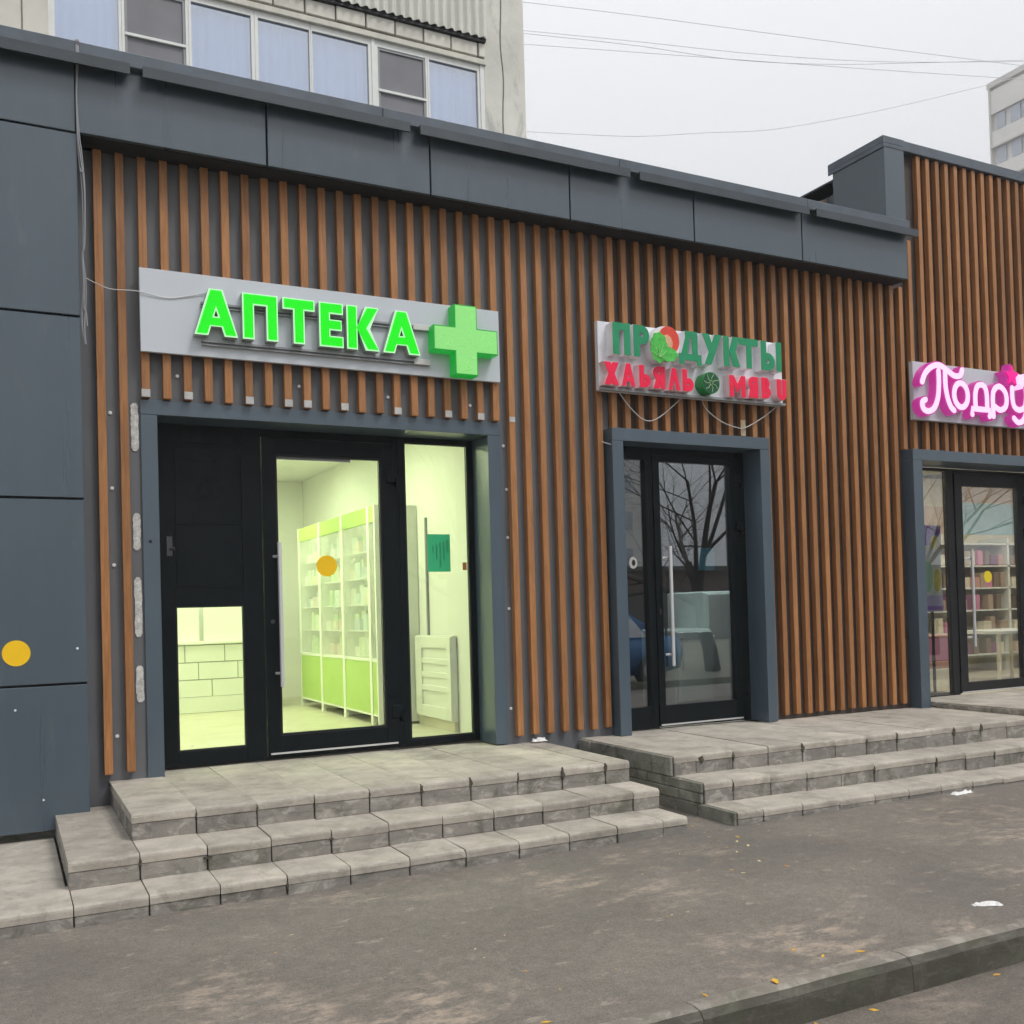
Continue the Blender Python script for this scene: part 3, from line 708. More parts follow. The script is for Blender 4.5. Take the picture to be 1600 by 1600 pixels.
# ------------------------------------------------------------------ signs
def spoly(pts, hw):
    """closed outline of a mitred, flat-ended stroke"""
    n = len(pts); P_ = [Vector(p) for p in pts]; L_, R_ = [], []
    for i in range(n):
        d0 = (P_[i]-P_[i-1]).normalized() if i else (P_[1]-P_[0]).normalized()
        d1 = (P_[i+1]-P_[i]).normalized() if i < n-1 else d0
        n0, n1 = Vector((-d0.y, d0.x)), Vector((-d1.y, d1.x)); m = (n0+n1).normalized(); k = hw/max(.45, m.dot(n0))
        L_.append(tuple(P_[i]+m*k)); R_.append(tuple(P_[i]-m*k))
    return R_+L_[::-1]
def rect(x0, x1, z0, z1): return [(x0, z0), (x1, z0), (x1, z1), (x0, z1)]
def bowl(xs_, x1, z0, z1, hw):      # D-shaped bowl to the right of xs_
    r = min((z1-z0)/2-hw, (x1-hw)-xs_); cz = (z0+z1)/2; cx_ = x1-hw-r; rz = (z1-z0)/2-hw
    p = [(xs_, z1-hw)]+[(cx_+r*math.sin(math.pi*k/12), cz+rz*math.cos(math.pi*k/12)) for k in range(13)]+[(xs_, z0+hw)]
    q = [p[0]]
    for c in p[1:]:
        if (Vector(c)-Vector(q[-1])).length > .002: q.append(c)
    return spoly(q, hw)
def mirror(polys, x0, x1): return [[(x0+x1-x, z) for x, z in p][::-1] for p in polys]
def lpolys(ch, x0, x1, z0, z1, hw):
    w2 = 2*hw; m = (x0+x1)/2; h = z1-z0; zm = (z0+z1)/2
    if ch in 'АЛ':
        ap = hw*1.15; t = w2*1.12
        def edge(z, o): return x0+o+(m-ap-x0)*(z-z0)/h            # outer left edge shifted by o
        c0, c1 = z0+.20*h, z0+.20*h+w2*.85
        tz = z1-w2*1.15
        if ch == 'А':
            half = [(x0, z0), (x0+t, z0), (edge(c0, t), c0), (m, c0), (m, c1), (edge(c1, t), c1), (m, min(tz, z0+h*(m-x0-t)/(m-ap-x0))), (m, z1), (m-ap, z1)]
        else: half = [(x0, z0), (x0+t, z0), (m, min(tz, z0+h*(m-x0-t)/(m-ap-x0))), (m, z1), (m-ap, z1)]
        return [half]+mirror([half], x0, x1)
    if ch == 'П': return [rect(x0, x0+w2, z0, z1), rect(x1-w2, x1, z0, z1), rect(x0+w2, x1-w2, z1-w2, z1)]
    if ch == 'Т': return [rect(x0, x1, z1-w2, z1), rect(m-hw, m+hw, z0, z1-w2)]
    if ch == 'Е': return [rect(x0, x0+w2, z0, z1), rect(x0+w2, x1, z0, z0+w2), rect(x0+w2, x1, z1-w2, z1), rect(x0+w2, x1-hw*.3, zm-hw*.95, zm+hw*.95)]
    if ch == 'К':
        sx = x0+w2
        return [rect(x0, sx, z0, z1), [(sx, zm), (sx+w2*1.2, zm), (x1, z1), (x1-w2*1.3, z1)], [(x1-w2*1.3, z0), (x1, z0), (sx+w2*1.2, zm), (sx, zm)]]
    if ch == 'Р': return [rect(x0, x0+w2, z0, z1), bowl(x0+w2, x1, z0+.40*h, z1, hw)]
    if ch == 'Ь': return [rect(x0, x0+w2, z0, z1), bowl(x0+w2, x1, z0, z0+.60*h, hw)]
    if ch == 'Ы':
        xe = x1-w2*1.35; return [rect(x0, x0+w2, z0, z1), bowl(x0+w2, xe, z0, z0+.60*h, hw), rect(x1-w2, x1, z0, z1)]
    if ch == 'В': return [rect(x0, x0+w2, z0, z1), bowl(x0+w2, x1, z0, z0+.56*h, hw*.9), bowl(x0+w2, x1-hw*.5, z0+.56*h-hw*.9, z1, hw*.9)]
    if ch == 'Я':
        p = lpolys('Р', x0, x1, z0, z1, hw); p.append([(x1-w2*1.3, z0), (x1, z0), (x0+w2*2.0, z0+.42*h), (x0+w2, z0+.42*h)]); return mirror(p, x0, x1)
    if ch == 'Х': return [[(x0, z0), (x0+w2*1.3, z0), (x1, z1), (x1-w2*1.3, z1)], [(x1-w2*1.3, z0), (x1, z0), (x0+w2*1.3, z1), (x0, z1)]]
    if ch == 'У': return [[(x0+w2*.4, z0), (x0+w2*1.6, z0), (x1, z1), (x1-w2*1.25, z1)], [(m-hw*.9, z0+.34*h), (m+hw*.9, z0+.42*h), (x0+w2*1.25, z1), (x0, z1)]]
    if ch == 'Д':
        zb = z0+.22*h; a, b = x0+.16*(x1-x0), x1-.16*(x1-x0)
        return [rect(x0, x1, zb-w2*.45, zb+w2*.5), rect(x0, x0+w2*.8, z0, zb-w2*.45), rect(x1-w2*.8, x1, z0, zb-w2*.45), rect(b-w2, b, zb+w2*.5, z1), rect(a+hw, b-w2, z1-w2*.9, z1), [(a-hw*.4, zb+w2*.5), (a+w2*.85, zb+w2*.5), (a+w2*1.25, z1-w2*.9), (a+hw, z1-w2*.9)]]
    if ch == 'М': return [rect(x0, x0+w2, z0, z1), rect(x1-w2, x1, z0, z1), [(x0+w2, z1), (x0+w2, z1-w2*1.7), (m, z0+.18*h), (m, z0+.18*h+w2*1.7)], [(x1-w2, z1-w2*1.7), (x1-w2, z1), (m, z0+.18*h+w2*1.7), (m, z0+.18*h)]]
    if ch == 'U':
        r = (x1-x0)/2-hw; return [spoly([(x0+hw, z1)]+[(m-r*math.cos(math.pi*k/12), z0+hw+r-r*math.sin(math.pi*k/12)) for k in range(13)]+[(x1-hw, z1)], hw)]
def lmesh(ch, x0, x1, z0, z1, hw, yf, yb):
    mb = MB()
    for i, p in enumerate(lpolys(ch, x0, x1, z0, z1, hw)): mb.prism(p, yf-.0004*i, yb)
    return mb
sg = thing('shop_sign', (2.1, -.04, 3.13), 'grey pharmacy sign board with glowing green letters and green cross', 'sign', 'shop signs on the facade')
part('backboard', sg, B(.818, 3.415, -.06, -.032, 3.136, 3.682), 'sign_grey', bevel=.002)
for z in (3.488, 3.235): part('rail', sg, B(1.20, 2.83, -.085, -.0605, z-.007, z+.007).box(1.20, 2.83, -.085, -.0605, z-.028, z-.022), 'rail')
for z in (3.486, 3.232): part('rail_end', sg, B(2.70, 2.83, -.092, -.0855, z-.024, z+.018), 'cable_white', bevel=.003)
for ch, x0, x1 in (('А', 1.146, 1.427), ('П', 1.459, 1.697), ('Т', 1.731, 1.954), ('Е', 1.985, 2.157), ('К', 2.183, 2.421), ('А', 2.450, 2.735)):
    z0, z1, hw, e = 3.262, 3.573, .039, .009
    lt = part('letter', sg, lmesh(ch, x0, x1, z0, z1, hw, -.127, -.066), 'letter_side')
    part('lit_rim', lt, lmesh(ch, x0, x1, z0, z1, hw, -.131, -.129), 'neon_white')
    part('lit_face', lt, lmesh(ch, x0+e*(1.4 if ch == 'А' else 1), x1-e*(1.4 if ch == 'А' else 1), z0+e, z1-e, hw-e, -.137, -.134), 'neon_green')
cxx, czz, A, W = 3.088, 3.402, .262, .093
def crosspoly(A, W): return [(cxx+a, czz+b) for a, b in ((-W, -A), (W, -A), (W, -W), (A, -W), (A, W), (W, W), (W, A), (-W, A), (-W, W), (-A, W), (-A, -W), (-W, -W))]
cr = part('cross', sg, MB().prism(crosspoly(A, W), -.165, -.061), 'cross_side', bevel=.004)
part('lit_face', cr, MB().prism(crosspoly(A-.010, W-.010), -.170, -.1655), 'cross_face')
random.seed(21); mk = MB()
for i in range(34):
    a = random.random() < .5; u, v_ = jit(A-.04), jit(W-.035)
    x, z = (cxx+u, czz+v_) if a else (cxx+v_, czz+u); th = random.uniform(0, math.pi); L_ = random.uniform(.008, .024)
    mk.prism([(x-L_*math.cos(th)-.0015*math.sin(th), z-L_*math.sin(th)+.0015*math.cos(th)), (x-L_*math.cos(th)+.0015*math.sin(th), z-L_*math.sin(th)-.0015*math.cos(th)),
              (x+L_*math.cos(th)+.0015*math.sin(th), z+L_*math.sin(th)-.0015*math.cos(th)), (x+L_*math.cos(th)-.0015*math.sin(th), z+L_*math.sin(th)+.0015*math.cos(th))], -.1725-.0002*i, -.1702)
part('surface_scratch', cr, mk, 'cross_mark')

s2g = thing('shop_sign', (5.25, -.06, 3.13), 'grocery sign with green and red raised letters and a watermelon on white board', 'sign', 'shop signs on the facade')
part('backboard', s2g, B(4.293, 6.222, -.08, -.032, 3.140, 3.700), 'sign_white', bevel=.003)
part('base_rail', s2g, B(4.293, 6.222, -.115, -.0805, 3.138, 3.158), 'rail')
def solid_letter(ch, x0, x1, z0, z1, yb, yf, hw, side, face, e=.0015):
    l = part('letter', s2g, lmesh(ch, x0, x1, z0, z1, hw, yf, yb), side)
    part('face', l, lmesh(ch, x0+e, x1-e, z0+e, z1-e, hw-e, yf-.006, yf-.0035), face)
random.seed(5)
W1 = (('П', 4.359, 4.527), ('Р', 4.557, 4.712), ('Д', 5.005, 5.236), ('У', 5.245, 5.455), ('К', 5.470, 5.650), ('Т', 5.645, 5.850), ('Ы', 5.880, 6.112))
for ch, x0, x1 in W1: solid_letter(ch, x0*1.004, x1*1.004, 3.417 if ch != 'Д' else 3.393, 3.677, -.081, -.168, .031, 'letter_white', 'letter_green')
W2 = (('Х', 4.265, 4.410), ('А', 4.430, 4.565), ('Ь', 4.600, 4.715), ('Я', 4.735, 4.860), ('Л', 4.885, 5.010), ('Ь', 5.030, 5.150), ('М', 5.520, 5.700), ('Я', 5.725, 5.840), ('В', 5.870, 5.980), ('U', 6.045, 6.160))
for i, (ch, x0, x1) in enumerate(W2):
    z0 = 3.168+jit(.005); solid_letter(ch, x0*1.0066, x1*1.0066, z0, z0+.19, -.081, -.152, .021 if ch in 'АЛ' else .027, 'letter_pink_edge', 'letter_red', .004)
tm = part('tomato_badge', s2g, MB().disc(4.868, 3.535, .148, -.195, -.081, 36), 'letter_white', label='round picture of a tomato and lettuce in place of a letter')
def blob(cx_, cz_, rx, rz, a0, a1, wob=0, n=26):
    return [(cx_+rx*(1+wob*math.sin(i*2.3))*math.cos(R(a0+(a1-a0)*i/n)), cz_+rz*(1+wob*math.sin(i*2.3))*math.sin(R(a0+(a1-a0)*i/n))) for i in range(n+1)]
part('tomato', tm, MB().prism(blob(4.905, 3.57, .105, .115, 0, 352), -.202, -.1955), 'tomato_red')
part('tomato_cut', tm, MB().prism(blob(4.880, 3.545, .058, .068, 0, 350, .05), -.206, -.2025), 'tomato_cut')
part('lettuce_leaf', tm, MB().prism(blob(4.80, 3.50, .085, .125, 0, 352, .07), -.210, -.2065), 'lettuce')
part('lettuce_leaf', tm, MB().prism(blob(4.885, 3.450, .095, .060, 0, 352, .09), -.2145, -.2105), 'lettuce')
rib = MB()
for a in (-50, -15, 20, 55, 90, 125): rib.tube([(4.80, -.2155, 3.42), (4.80+.08*math.cos(R(a+40)), -.2155, 3.43+.11*math.sin(R(a+40)))], .0022, 4)
part('leaf_rib', tm, rib, 'lettuce_rib')
wm_ = part('watermelon_badge', s2g, MB().disc(5.343, 3.258, .092, -.18, -.081, 32), 'melon_light', label='round dark green watermelon between the red words')
part('rind', wm_, MB().disc(5.343, 3.258, .083, -.184, -.1805, 32), 'melon_dark')
st = MB()
for k in range(7):
    a = 2*math.pi*k/7+.3; st.tube([(5.343+.012*math.cos(a), -.185, 3.258+.012*math.sin(a)), (5.343+.045*math.cos(a+.25), -.185, 3.258+.045*math.sin(a+.25)), (5.343+.078*math.cos(a), -.185, 3.258+.078*math.sin(a))], .0028, 5)
part('stripe', wm_, st, 'lettuce_rib')

s3g = thing('shop_sign', (9.5, -.06, 3.12), 'grey sign board with glowing white and pink script letters and a pink star', 'sign', 'shop signs on the facade')
part('backboard', s3g, B(7.880, 10.95, -.08, -.032, 3.128, 3.692), 'sign_grey', bevel=.002)
def catmull(p, n=6, closed=False):
    q = list(p); out = []; m = len(q)
    for i in range(m if closed else m-1):
        g_ = lambda k: q[k % m] if closed else q[max(0, min(m-1, k))]
        a, b, c, d = g_(i-1), g_(i), g_(i+1), g_(i+2)
        for k in range(n):
            s = k/n
            out.append(tuple(.5*(2*b[j]+(c[j]-a[j])*s+(2*a[j]-5*b[j]+4*c[j]-d[j])*s*s+(3*b[j]-a[j]-3*c[j]+d[j])*s**3) for j in (0, 1)))
    if not closed: out.append(tuple(q[-1]))
    return out
def stroke(mb, pts, hw, y0, y1, closed=False):
    n = len(pts); Lf, Rt = [], []
    for i, p in enumerate(pts):
        a = pts[(i-1) % n] if (i or closed) else p; b = pts[(i+1) % n] if (i < n-1 or closed) else p
        d = Vector((b[0]-a[0], b[1]-a[1])).normalized(); nn = Vector((-d.y, d.x))
        Lf.append((p[0]+nn.x*hw, p[1]+nn.y*hw)); Rt.append((p[0]-nn.x*hw, p[1]-nn.y*hw))
    if closed:
        vs = []; fs = []
        for l, r_ in zip(Lf, Rt): vs += [(l[0], y0, l[1]), (r_[0], y0, r_[1]), (l[0], y1, l[1]), (r_[0], y1, r_[1])]
        for i in range(n):
            j = (i+1) % n; a, b = 4*i, 4*j
            fs += [(a, b, b+1, a+1), (a+2, a+3, b+3, b+2), (a, a+2, b+2, b), (a+1, b+1, b+3, a+3)]
        return mb.add(vs, fs)
    def capp(p, q):       # rounded end from p to q
        c = Vector(((p[0]+q[0])/2, (p[1]+q[1])/2)); r0 = Vector(p)-c; out = []
        for k in (1, 2, 3): out.append(tuple(c+Matrix.Rotation(-math.pi*k/4, 2) @ r0))
        return out
    vs = []; fs = []
    e0 = capp(Rt[0], Lf[0]); e1 = capp(Lf[-1], Rt[-1])
    for l, r_ in zip(Lf, Rt): vs += [(l[0], y0, l[1]), (r_[0], y0, r_[1]), (l[0], y1, l[1]), (r_[0], y1, r_[1])]
    for i in range(n-1):
        a, b = 4*i, 4*(i+1); fs += [(a, b, b+1, a+1), (a+2, a+3, b+3, b+2), (a, a+2, b+2, b), (a+1, b+1, b+3, a+3)]
    mb.add(vs, fs)
    for (l, r_, e) in ((Rt[0], Lf[0], e0), (Lf[-1], Rt[-1], e1)): mb.prism([l]+e+[r_], y0, y1)
    return mb
def circ(cx_, cz_, rx, rz, n=28): return [(cx_+rx*math.cos(2*math.pi*k/n), cz_+rz*math.sin(2*math.pi*k/n)) for k in range(n)]
SCR = [
 [catmull([(7.905, 3.475), (7.955, 3.565), (8.05, 3.635), (8.15, 3.655), (8.25, 3.62), (8.36, 3.57), (8.445, 3.58), (8.475, 3.635)]),
  catmull([(8.135, 3.60), (8.135, 3.48), (8.115, 3.34), (8.06, 3.235), (7.98, 3.195), (7.91, 3.215), (7.895, 3.275), (7.94, 3.305)]),
  catmull([(8.225, 3.60), (8.225, 3.46), (8.25, 3.34), (8.29, 3.26), (8.335, 3.225)])],
 ['O', circ(8.447, 3.385, .098, .120)],
 [catmull([(8.655, 3.27), (8.655, 3.40), (8.685, 3.485), (8.745, 3.512), (8.80, 3.49), (8.825, 3.42), (8.825, 3.27)]),
  [(8.600, 3.205), (8.605, 3.262), (8.73, 3.262), (8.855, 3.262), (8.855, 3.20)]],
 [catmull([(8.915, 3.205), (8.915, 3.40), (8.945, 3.48), (9.02, 3.515), (9.10, 3.47), (9.125, 3.39), (9.10, 3.31), (9.02, 3.275), (8.935, 3.31)])],
 [catmull([(9.215, 3.515), (9.215, 3.40), (9.245, 3.32), (9.32, 3.295), (9.40, 3.33), (9.425, 3.42)]),
  catmull([(9.425, 3.515), (9.425, 3.36), (9.41, 3.26), (9.36, 3.185), (9.285, 3.165), (9.225, 3.205)])],
 [[(9.53, 3.50), (9.66, 3.39), (9.53, 3.275)], [(9.70, 3.515), (9.70, 3.39), (9.70, 3.27)], [(9.87, 3.50), (9.74, 3.39), (9.87, 3.275)]],
 [[(9.98, 3.515), (9.98, 3.39), (9.98, 3.27)], [(10.15, 3.515), (10.00, 3.395), (10.16, 3.275)]],
 ['O', circ(10.36, 3.385, .10, .12)]]
for L_ in SCR:
    m1, m2 = MB(), MB(); cl = L_[0] == 'O'; dy = 0
    for s_ in (L_[1:] if cl else L_):
        stroke(m1, s_, .040, -.158-dy, -.081, cl); stroke(m2, s_, .0275, -.167-dy, -.1605-dy, cl); dy += .0022
    l = part('letter', s3g, m1, 'neon_pink_side'); part('lit_face', l, m2, 'neon_pink_face')
def star(cx_, cz_, r1, r2, n=5, a0=90): return [(cx_+(r1 if k % 2 == 0 else r2)*math.cos(R(a0+180*k/n)), cz_+(r1 if k % 2 == 0 else r2)*math.sin(R(a0+180*k/n))) for k in range(2*n)]
stp = part('star', s3g, MB().prism(star(9.185, 3.635, .125, .062), -.175, -.081), 'neon_pink_side')
part('lit_face', stp, MB().prism(star(9.195, 3.632, .110, .052), -.186, -.1755), 'star_pink')
part('star', s3g, MB().prism(star(9.36, 3.60, .085, .05, a0=60), -.172, -.081), 'neon_pink_face')

# ------------------------------------------------------------------ loose cables
def sm3(p, n=5):
    out = []
    for i in range(len(p)-1):
        a, b, c, d = p[max(i-1, 0)], p[i], p[i+1], p[min(i+2, len(p)-1)]
        for k in range(n):
            s = k/n; out.append(tuple(.5*(2*b[j]+(c[j]-a[j])*s+(2*a[j]-5*b[j]+4*c[j]-d[j])*s*s+(3*b[j]-a[j]-3*c[j]+d[j])*s**3) for j in range(3)))
    out.append(tuple(p[-1])); return out
bz = [(.461, 4.97), (.461, 4.853), (.457, 4.651), (.464, 4.413), (.469, 4.294), (.483, 4.056), (.480, 3.737), (.475, 3.656), (.483, 3.498), (.473, 3.338), (.467, 3.218), (.480, 3.108)]
mb = MB()
for q, (ox, am) in enumerate(((-.006, .004), (.004, .006), (.0, -.007))):
    pts = [(x+ox+am*math.sin(i*1.3+q*2), -.262 if z > 4.87 else -.212-.006*q, z) for i, (x, z) in enumerate(bz[:12-2*(q == 2)])]
    if q == 2: pts += [(.485, -.22, 3.30), (.490, -.22, 3.22)]
    mb.tube(sm3(pts), .0042, 6)
mb.tube(sm3([(.466, -.222, 4.20), (.474, -.235, 4.17), (.480, -.23, 4.19), (.474, -.225, 4.22)]), .004, 6)
solo('cable', mb, 'cable_grey', 'bundle of thin grey cables hanging down the edge of the slate panels', 'cable')
solo('cable', MB().tube(sm3([(.475, -.20, 3.53), (.632, -.06, 3.519), (.80, -.07, 3.520), (.98, -.066, 3.498), (1.10, -.066, 3.520), (1.24, -.07, 3.560)]), .0032, 6), 'cable_white', 'thin white wire running onto the pharmacy sign board', 'cable')
def droop(p): return MB().tube(sm3([(x, -.045 if 0 < i < len(p)-1 else -.03, z) for i, (x, z) in enumerate(p)]), .0042, 6)
solo('cable', droop([(4.513, 3.15), (4.616, 3.022), (4.758, 2.93), (4.901, 2.966), (5.151, 3.15)]), 'cable_white', 'pale wire drooping under the left half of the grocery sign', 'cable', 'wires under the grocery sign')
solo('cable', droop([(5.36, 3.15), (5.391, 3.066), (5.54, 2.973), (5.713, 2.927), (5.82, 2.934), (6.043, 3.049), (6.21, 3.16)]), 'cable_white', 'pale wire drooping under the right half of the grocery sign', 'cable', 'wires under the grocery sign')
solo('cable', MB().tube([(4.33, .0, 2.76), (4.35, -.03, 2.73), (4.40, -.09, 2.70)], .004, 6), 'cable_white', 'short wire stub beside the corner of the grocery door surround', 'cable')
WIRES = [('uppermost overhead wire crossing the grey sky', [(8.17, 8.45, 12.13), (11.51, 9.3, 13.16), (15.85, 10.4, 14.45), (21.73, 11.89, 16.21), (32.26, 14.57, 19.39)]),
 ('overhead wire sagging just below the uppermost one', [(8.16, 8.47, 11.63), (11.5, 9.31, 12.64), (15.84, 10.42, 13.95), (21.72, 11.9, 15.88), (32.27, 14.56, 19.66)]),
 ('third overhead wire from the top, running straight', [(8.16, 8.47, 11.38), (11.5, 9.32, 12.43), (15.84, 10.42, 13.79), (21.72, 11.91, 15.64), (32.25, 14.58, 18.98)]),
 ('lowest overhead wire, sagging in one long curve', [(8.13, 8.52, 9.84), (9.7, 8.92, 10.26), (11.47, 9.37, 10.76), (13.49, 9.88, 11.45), (15.81, 10.47, 12.23), (18.52, 11.15, 13.32), (21.7, 11.94, 14.67), (27.38, 13.35, 17.19), (32.26, 14.57, 19.39)]),
 ('overhead wire that crosses the other wires mid-sky', [(8.2, 8.5, 11.60), (9.08, 8.7, 11.85), (11.5, 9.32, 12.56), (14.64, 10.12, 13.41), (18.54, 11.1, 14.69), (23.53, 12.36, 16.51), (32.27, 14.56, 19.72)])]
for lab, p in WIRES: solo('overhead_wire', MB().tube(sm3(p), [.0042+.004*i/(5*(len(p)-1)) for i in range(5*(len(p)-1)+1)], 5), 'cable_dark', lab, 'wire', 'overhead wires')

# ------------------------------------------------------------------ apartment block behind
paint('render_beige', (.68, .665, .59), .85, .14, 1.4, fine=.06, bmp=.3)
def stained():
    m, t, b = nm('panel_wall'); v = pos(t)
    c = scol(t, (.74, .73, .66), rmap(t, noise(t, v, 1.1, 6), .3, .7, .82, 1.12))
    c = mixc(t, rmap(t, noise(t, pos(t, (1, 1, .35)), 2.2, 7, .7, .6), .55, .68, 0, .55), c, (.30, .31, .30))
    c = mixc(t, rmap(t, noise(t, pos(t, (2.5, 2, .5), (.4, 0, 0)), 1.3, 7, .75, 1), .60, .70, 0, .5), c, (.22, .21, .18))
    t.links.new(c, b.inputs['Base Color']); b.inputs['Roughness'].default_value = .9
    bump(t, b, noise(t, v, 30, 5), .4, .01)
stained()
paint('brick_pale', (.70, .68, .60), .85, .12, 4, fine=.06, objvar=.08, bmp=.3)
paint('joint_grey', (.22, .21, .18), .9, .2, 6)
paint('sheet', (.72, .72, .66), .7, .12, 2, stretch=(1, 1, .3))
paint('pvc', (.80, .81, .78), .4, .05, 4)
paint('mesh_grey', (.20, .20, .22), .6, .08, 2)
paint('room_pale', (.52, .66, .95), .8, .1, 1)
def pleats(x0, x1, y, z0, z1):
    n = 26; vs = []; fs = []
    for i in range(n+1):
        x = x0+(x1-x0)*i/n; d = .012*math.sin(i*1.45+x0*7)+.008*math.sin(i*.53); vs += [(x, y+d, z0), (x, y+d, z1), (x, y+d+.004, z0), (x, y+d+.004, z1)]
    for i in range(n): a = 4*i; fs += [(a, a+4, a+5, a+1), (a+2, a+3, a+7, a+6), (a+1, a+5, a+7, a+3)]
    return MB().add(vs, fs)
ab = thing('apartment_block', (2, 9, 0), 'pale concrete apartment block rising behind the shops, with white balcony windows', 'building')
YB = 7.5
part('panel_wall', ab, B(7.12, 7.862, YB, 16, 0, 17), 'panel_wall')
part('panel_wall', ab, B(-6, .66, YB, 16, 0, 10.33), 'render_beige')
part('panel_seam', ab, B(.335, .355, YB-.004, YB+.01, 0, 10.33), 'joint_grey')
part('panel_seam', ab, MB().tube(sm3([(7.43, YB, 12.2), (7.45, YB, 11.4), (7.42, YB, 10.7), (7.46, YB, 10.1), (7.43, YB, 9.4), (7.45, YB, 8.5)]), .012, 5), 'joint_grey')
part('balcony_wall', ab, B(.661, 7.119, YB+.02, YB+.2, 0, 8.6), 'render_beige')
part('rear_mass', ab, B(-6, 7.85, YB+1.6, 16, 0, 17), 'room_pale')
part('sill_band', ab, B(.661, 7.119, YB-.03, YB+.25, 8.6, 8.68), 'pvc')
wins = [(.74, 1.54, 0), (1.62, 2.43, 1), (2.51, 3.35, 0), (3.455, 4.215, 0), (4.264, 5.139, 0), (5.295, 6.088, 1), (6.154, 6.995, 0)]
for i, (a, b_, net) in enumerate(wins):
    la = a-(.045 if i == 0 else (a-wins[i-1][1])/2-.0015); rb = b_+(.045 if i == len(wins)-1 else (wins[i+1][0]-b_)/2-.0015)
    wf = part('window', ab, MB().box(la, a, YB+.02, YB+.09, 8.68, 10.25).box(b_, rb, YB+.02, YB+.09, 8.68, 10.25).box(a, b_, YB+.02, YB+.09, 10.15, 10.25).box(a, b_, YB+.02, YB+.09, 8.68, 8.74), 'pvc', bevel=.003)
    if net:
        part('insect_screen', wf, B(a, b_, YB+.05, YB+.056, 8.74, 10.15), 'mesh_grey')
        part('transom', wf, B(a, b_, YB+.012, YB+.048, 9.46, 9.50), 'pvc', bevel=.003)
        part('screen_frame', wf, frame(MB(), a+.004, b_-.004, 8.75, 10.145, .03, YB+.03, YB+.049), 'rail')
    else:
        pane(wf, a, b_, 8.74, 10.15, YB+.055, 'balcony_glass'); part('curtain', wf, pleats(a-.02, b_+.02, YB+.12, 8.74, 10.12), 'room_pale')
for (a, b_) in ((.661, .694), (5.192, 5.242), (7.041, 7.118)):
    part('mullion', ab, B(a, b_, YB+.005, YB+.095, 8.68, 10.25), 'pvc')
part('head_band', ab, B(.661, 7.14, YB-.03, YB+.15, 10.251, 10.34), 'brick_pale', bevel=.006)
part('course_backing', ab, B(-6, 7.119, YB+.01, YB+.15, 10.341, 10.70), 'joint_grey')
bm_ = MB().box(-.224, .224, 0, .05, 0, .215).mesh('brick', bevel=.008); bm_.materials.append(MATS['brick_pale'])
x = 7.0-.24
while x > -5: link('brick', bm_, None, ab, (x, YB-.035+jit(.006), 10.375+jit(.006))); x -= .475
link('brick', MB().box(7.015, 7.115, YB-.035, YB, 10.375, 10.59).mesh('brick', bevel=.006), 'brick_pale', ab)
mb = MB(); n = 0; x = -5; prev = None; vs = []; fs = []
while x < 7.15:
    d = .032*math.sin(2*math.pi*x/.142); vs += [(x, YB-.12+d, 10.645), (x, YB-.12+d, 13.2), (x, YB-.105+d, 10.645), (x, YB-.105+d, 13.2)]
    x += .142/8; n += 1
for i in range(n-1):
    a, b_ = 4*i, 4*i+4; fs += [(a, b_, b_+1, a+1), (a+2, a+3, b_+3, b_+2), (a, a+2, b_+2, b_)]
part('corrugated_sheet', ab, mb.add(vs, fs), 'sheet')
part('sheet_shade_strip', ab, B(-5, 7.12, YB-.08, YB+.0, 10.60, 10.66), 'black_soffit')  # solid black strip stands in for shade below the sheet edge
part('sheet_backing', ab, B(-5, 7.119, YB-.06, YB+.6, 10.71, 13.2), 'joint_grey')

# ------------------------------------------------------------------ far tower on the right
paint('tower_wall', (.76, .75, .72), .9, .05, .3); paint('tower_band', (.80, .79, .75), .9, .05, .3); paint('tower_glass', (.46, .50, .56), .3, .1, .3); paint('tower_edge', (.66, .65, .62), .9, .05, .3)
tw = thing('tower_block', (84, 40, 0), 'distant pale tower block with rows of balcony glazing at the right edge', 'building')
part('wall', tw, B(78.4, 94, 22, 50.6, 0, 46.0), 'tower_wall'); part('roof_edge', tw, B(78.0, 94.2, 21.8, 50.75, 46.0, 46.5), 'tower_edge')
tp = MB().box(0, .25, 0, 1, 0, 1.25).mesh('balcony_panel'); tp.materials.append(MATS['tower_band'])
tg = MB().box(0, .10, 0, 1, 0, 1).mesh('window'); tg.materials.append(MATS['tower_glass'])
for fl in range(14):
    z = 42.2-3.0*fl
    part('floor_slab', tw, B(77.95, 78.4, 22, 50.6, z-1.55, z-1.40), 'tower_edge')
    o = link('balcony_panel', tp, None, tw, (78.1, 22, z-1.35)); o.scale = (1, 28.5, 1)
    part('lintel', tw, B(78.1, 78.38, 22, 50.5, z+1.47, z+(1.44+.0 if fl else 3.5)+.02), 'tower_band')
    if fl < 5:
        y = 50.3
        for q in range(12):
            o = link('window', tg, None, tw, (78.25, y-1.05, z+.02)); o.scale = (1, .92 if q % 3 else .80, 1.38); y -= 1.12 if q % 3 else 1.45
part('end_pier', tw, B(77.98, 78.4, 50.45, 50.6, 0, 46.0), 'tower_edge')

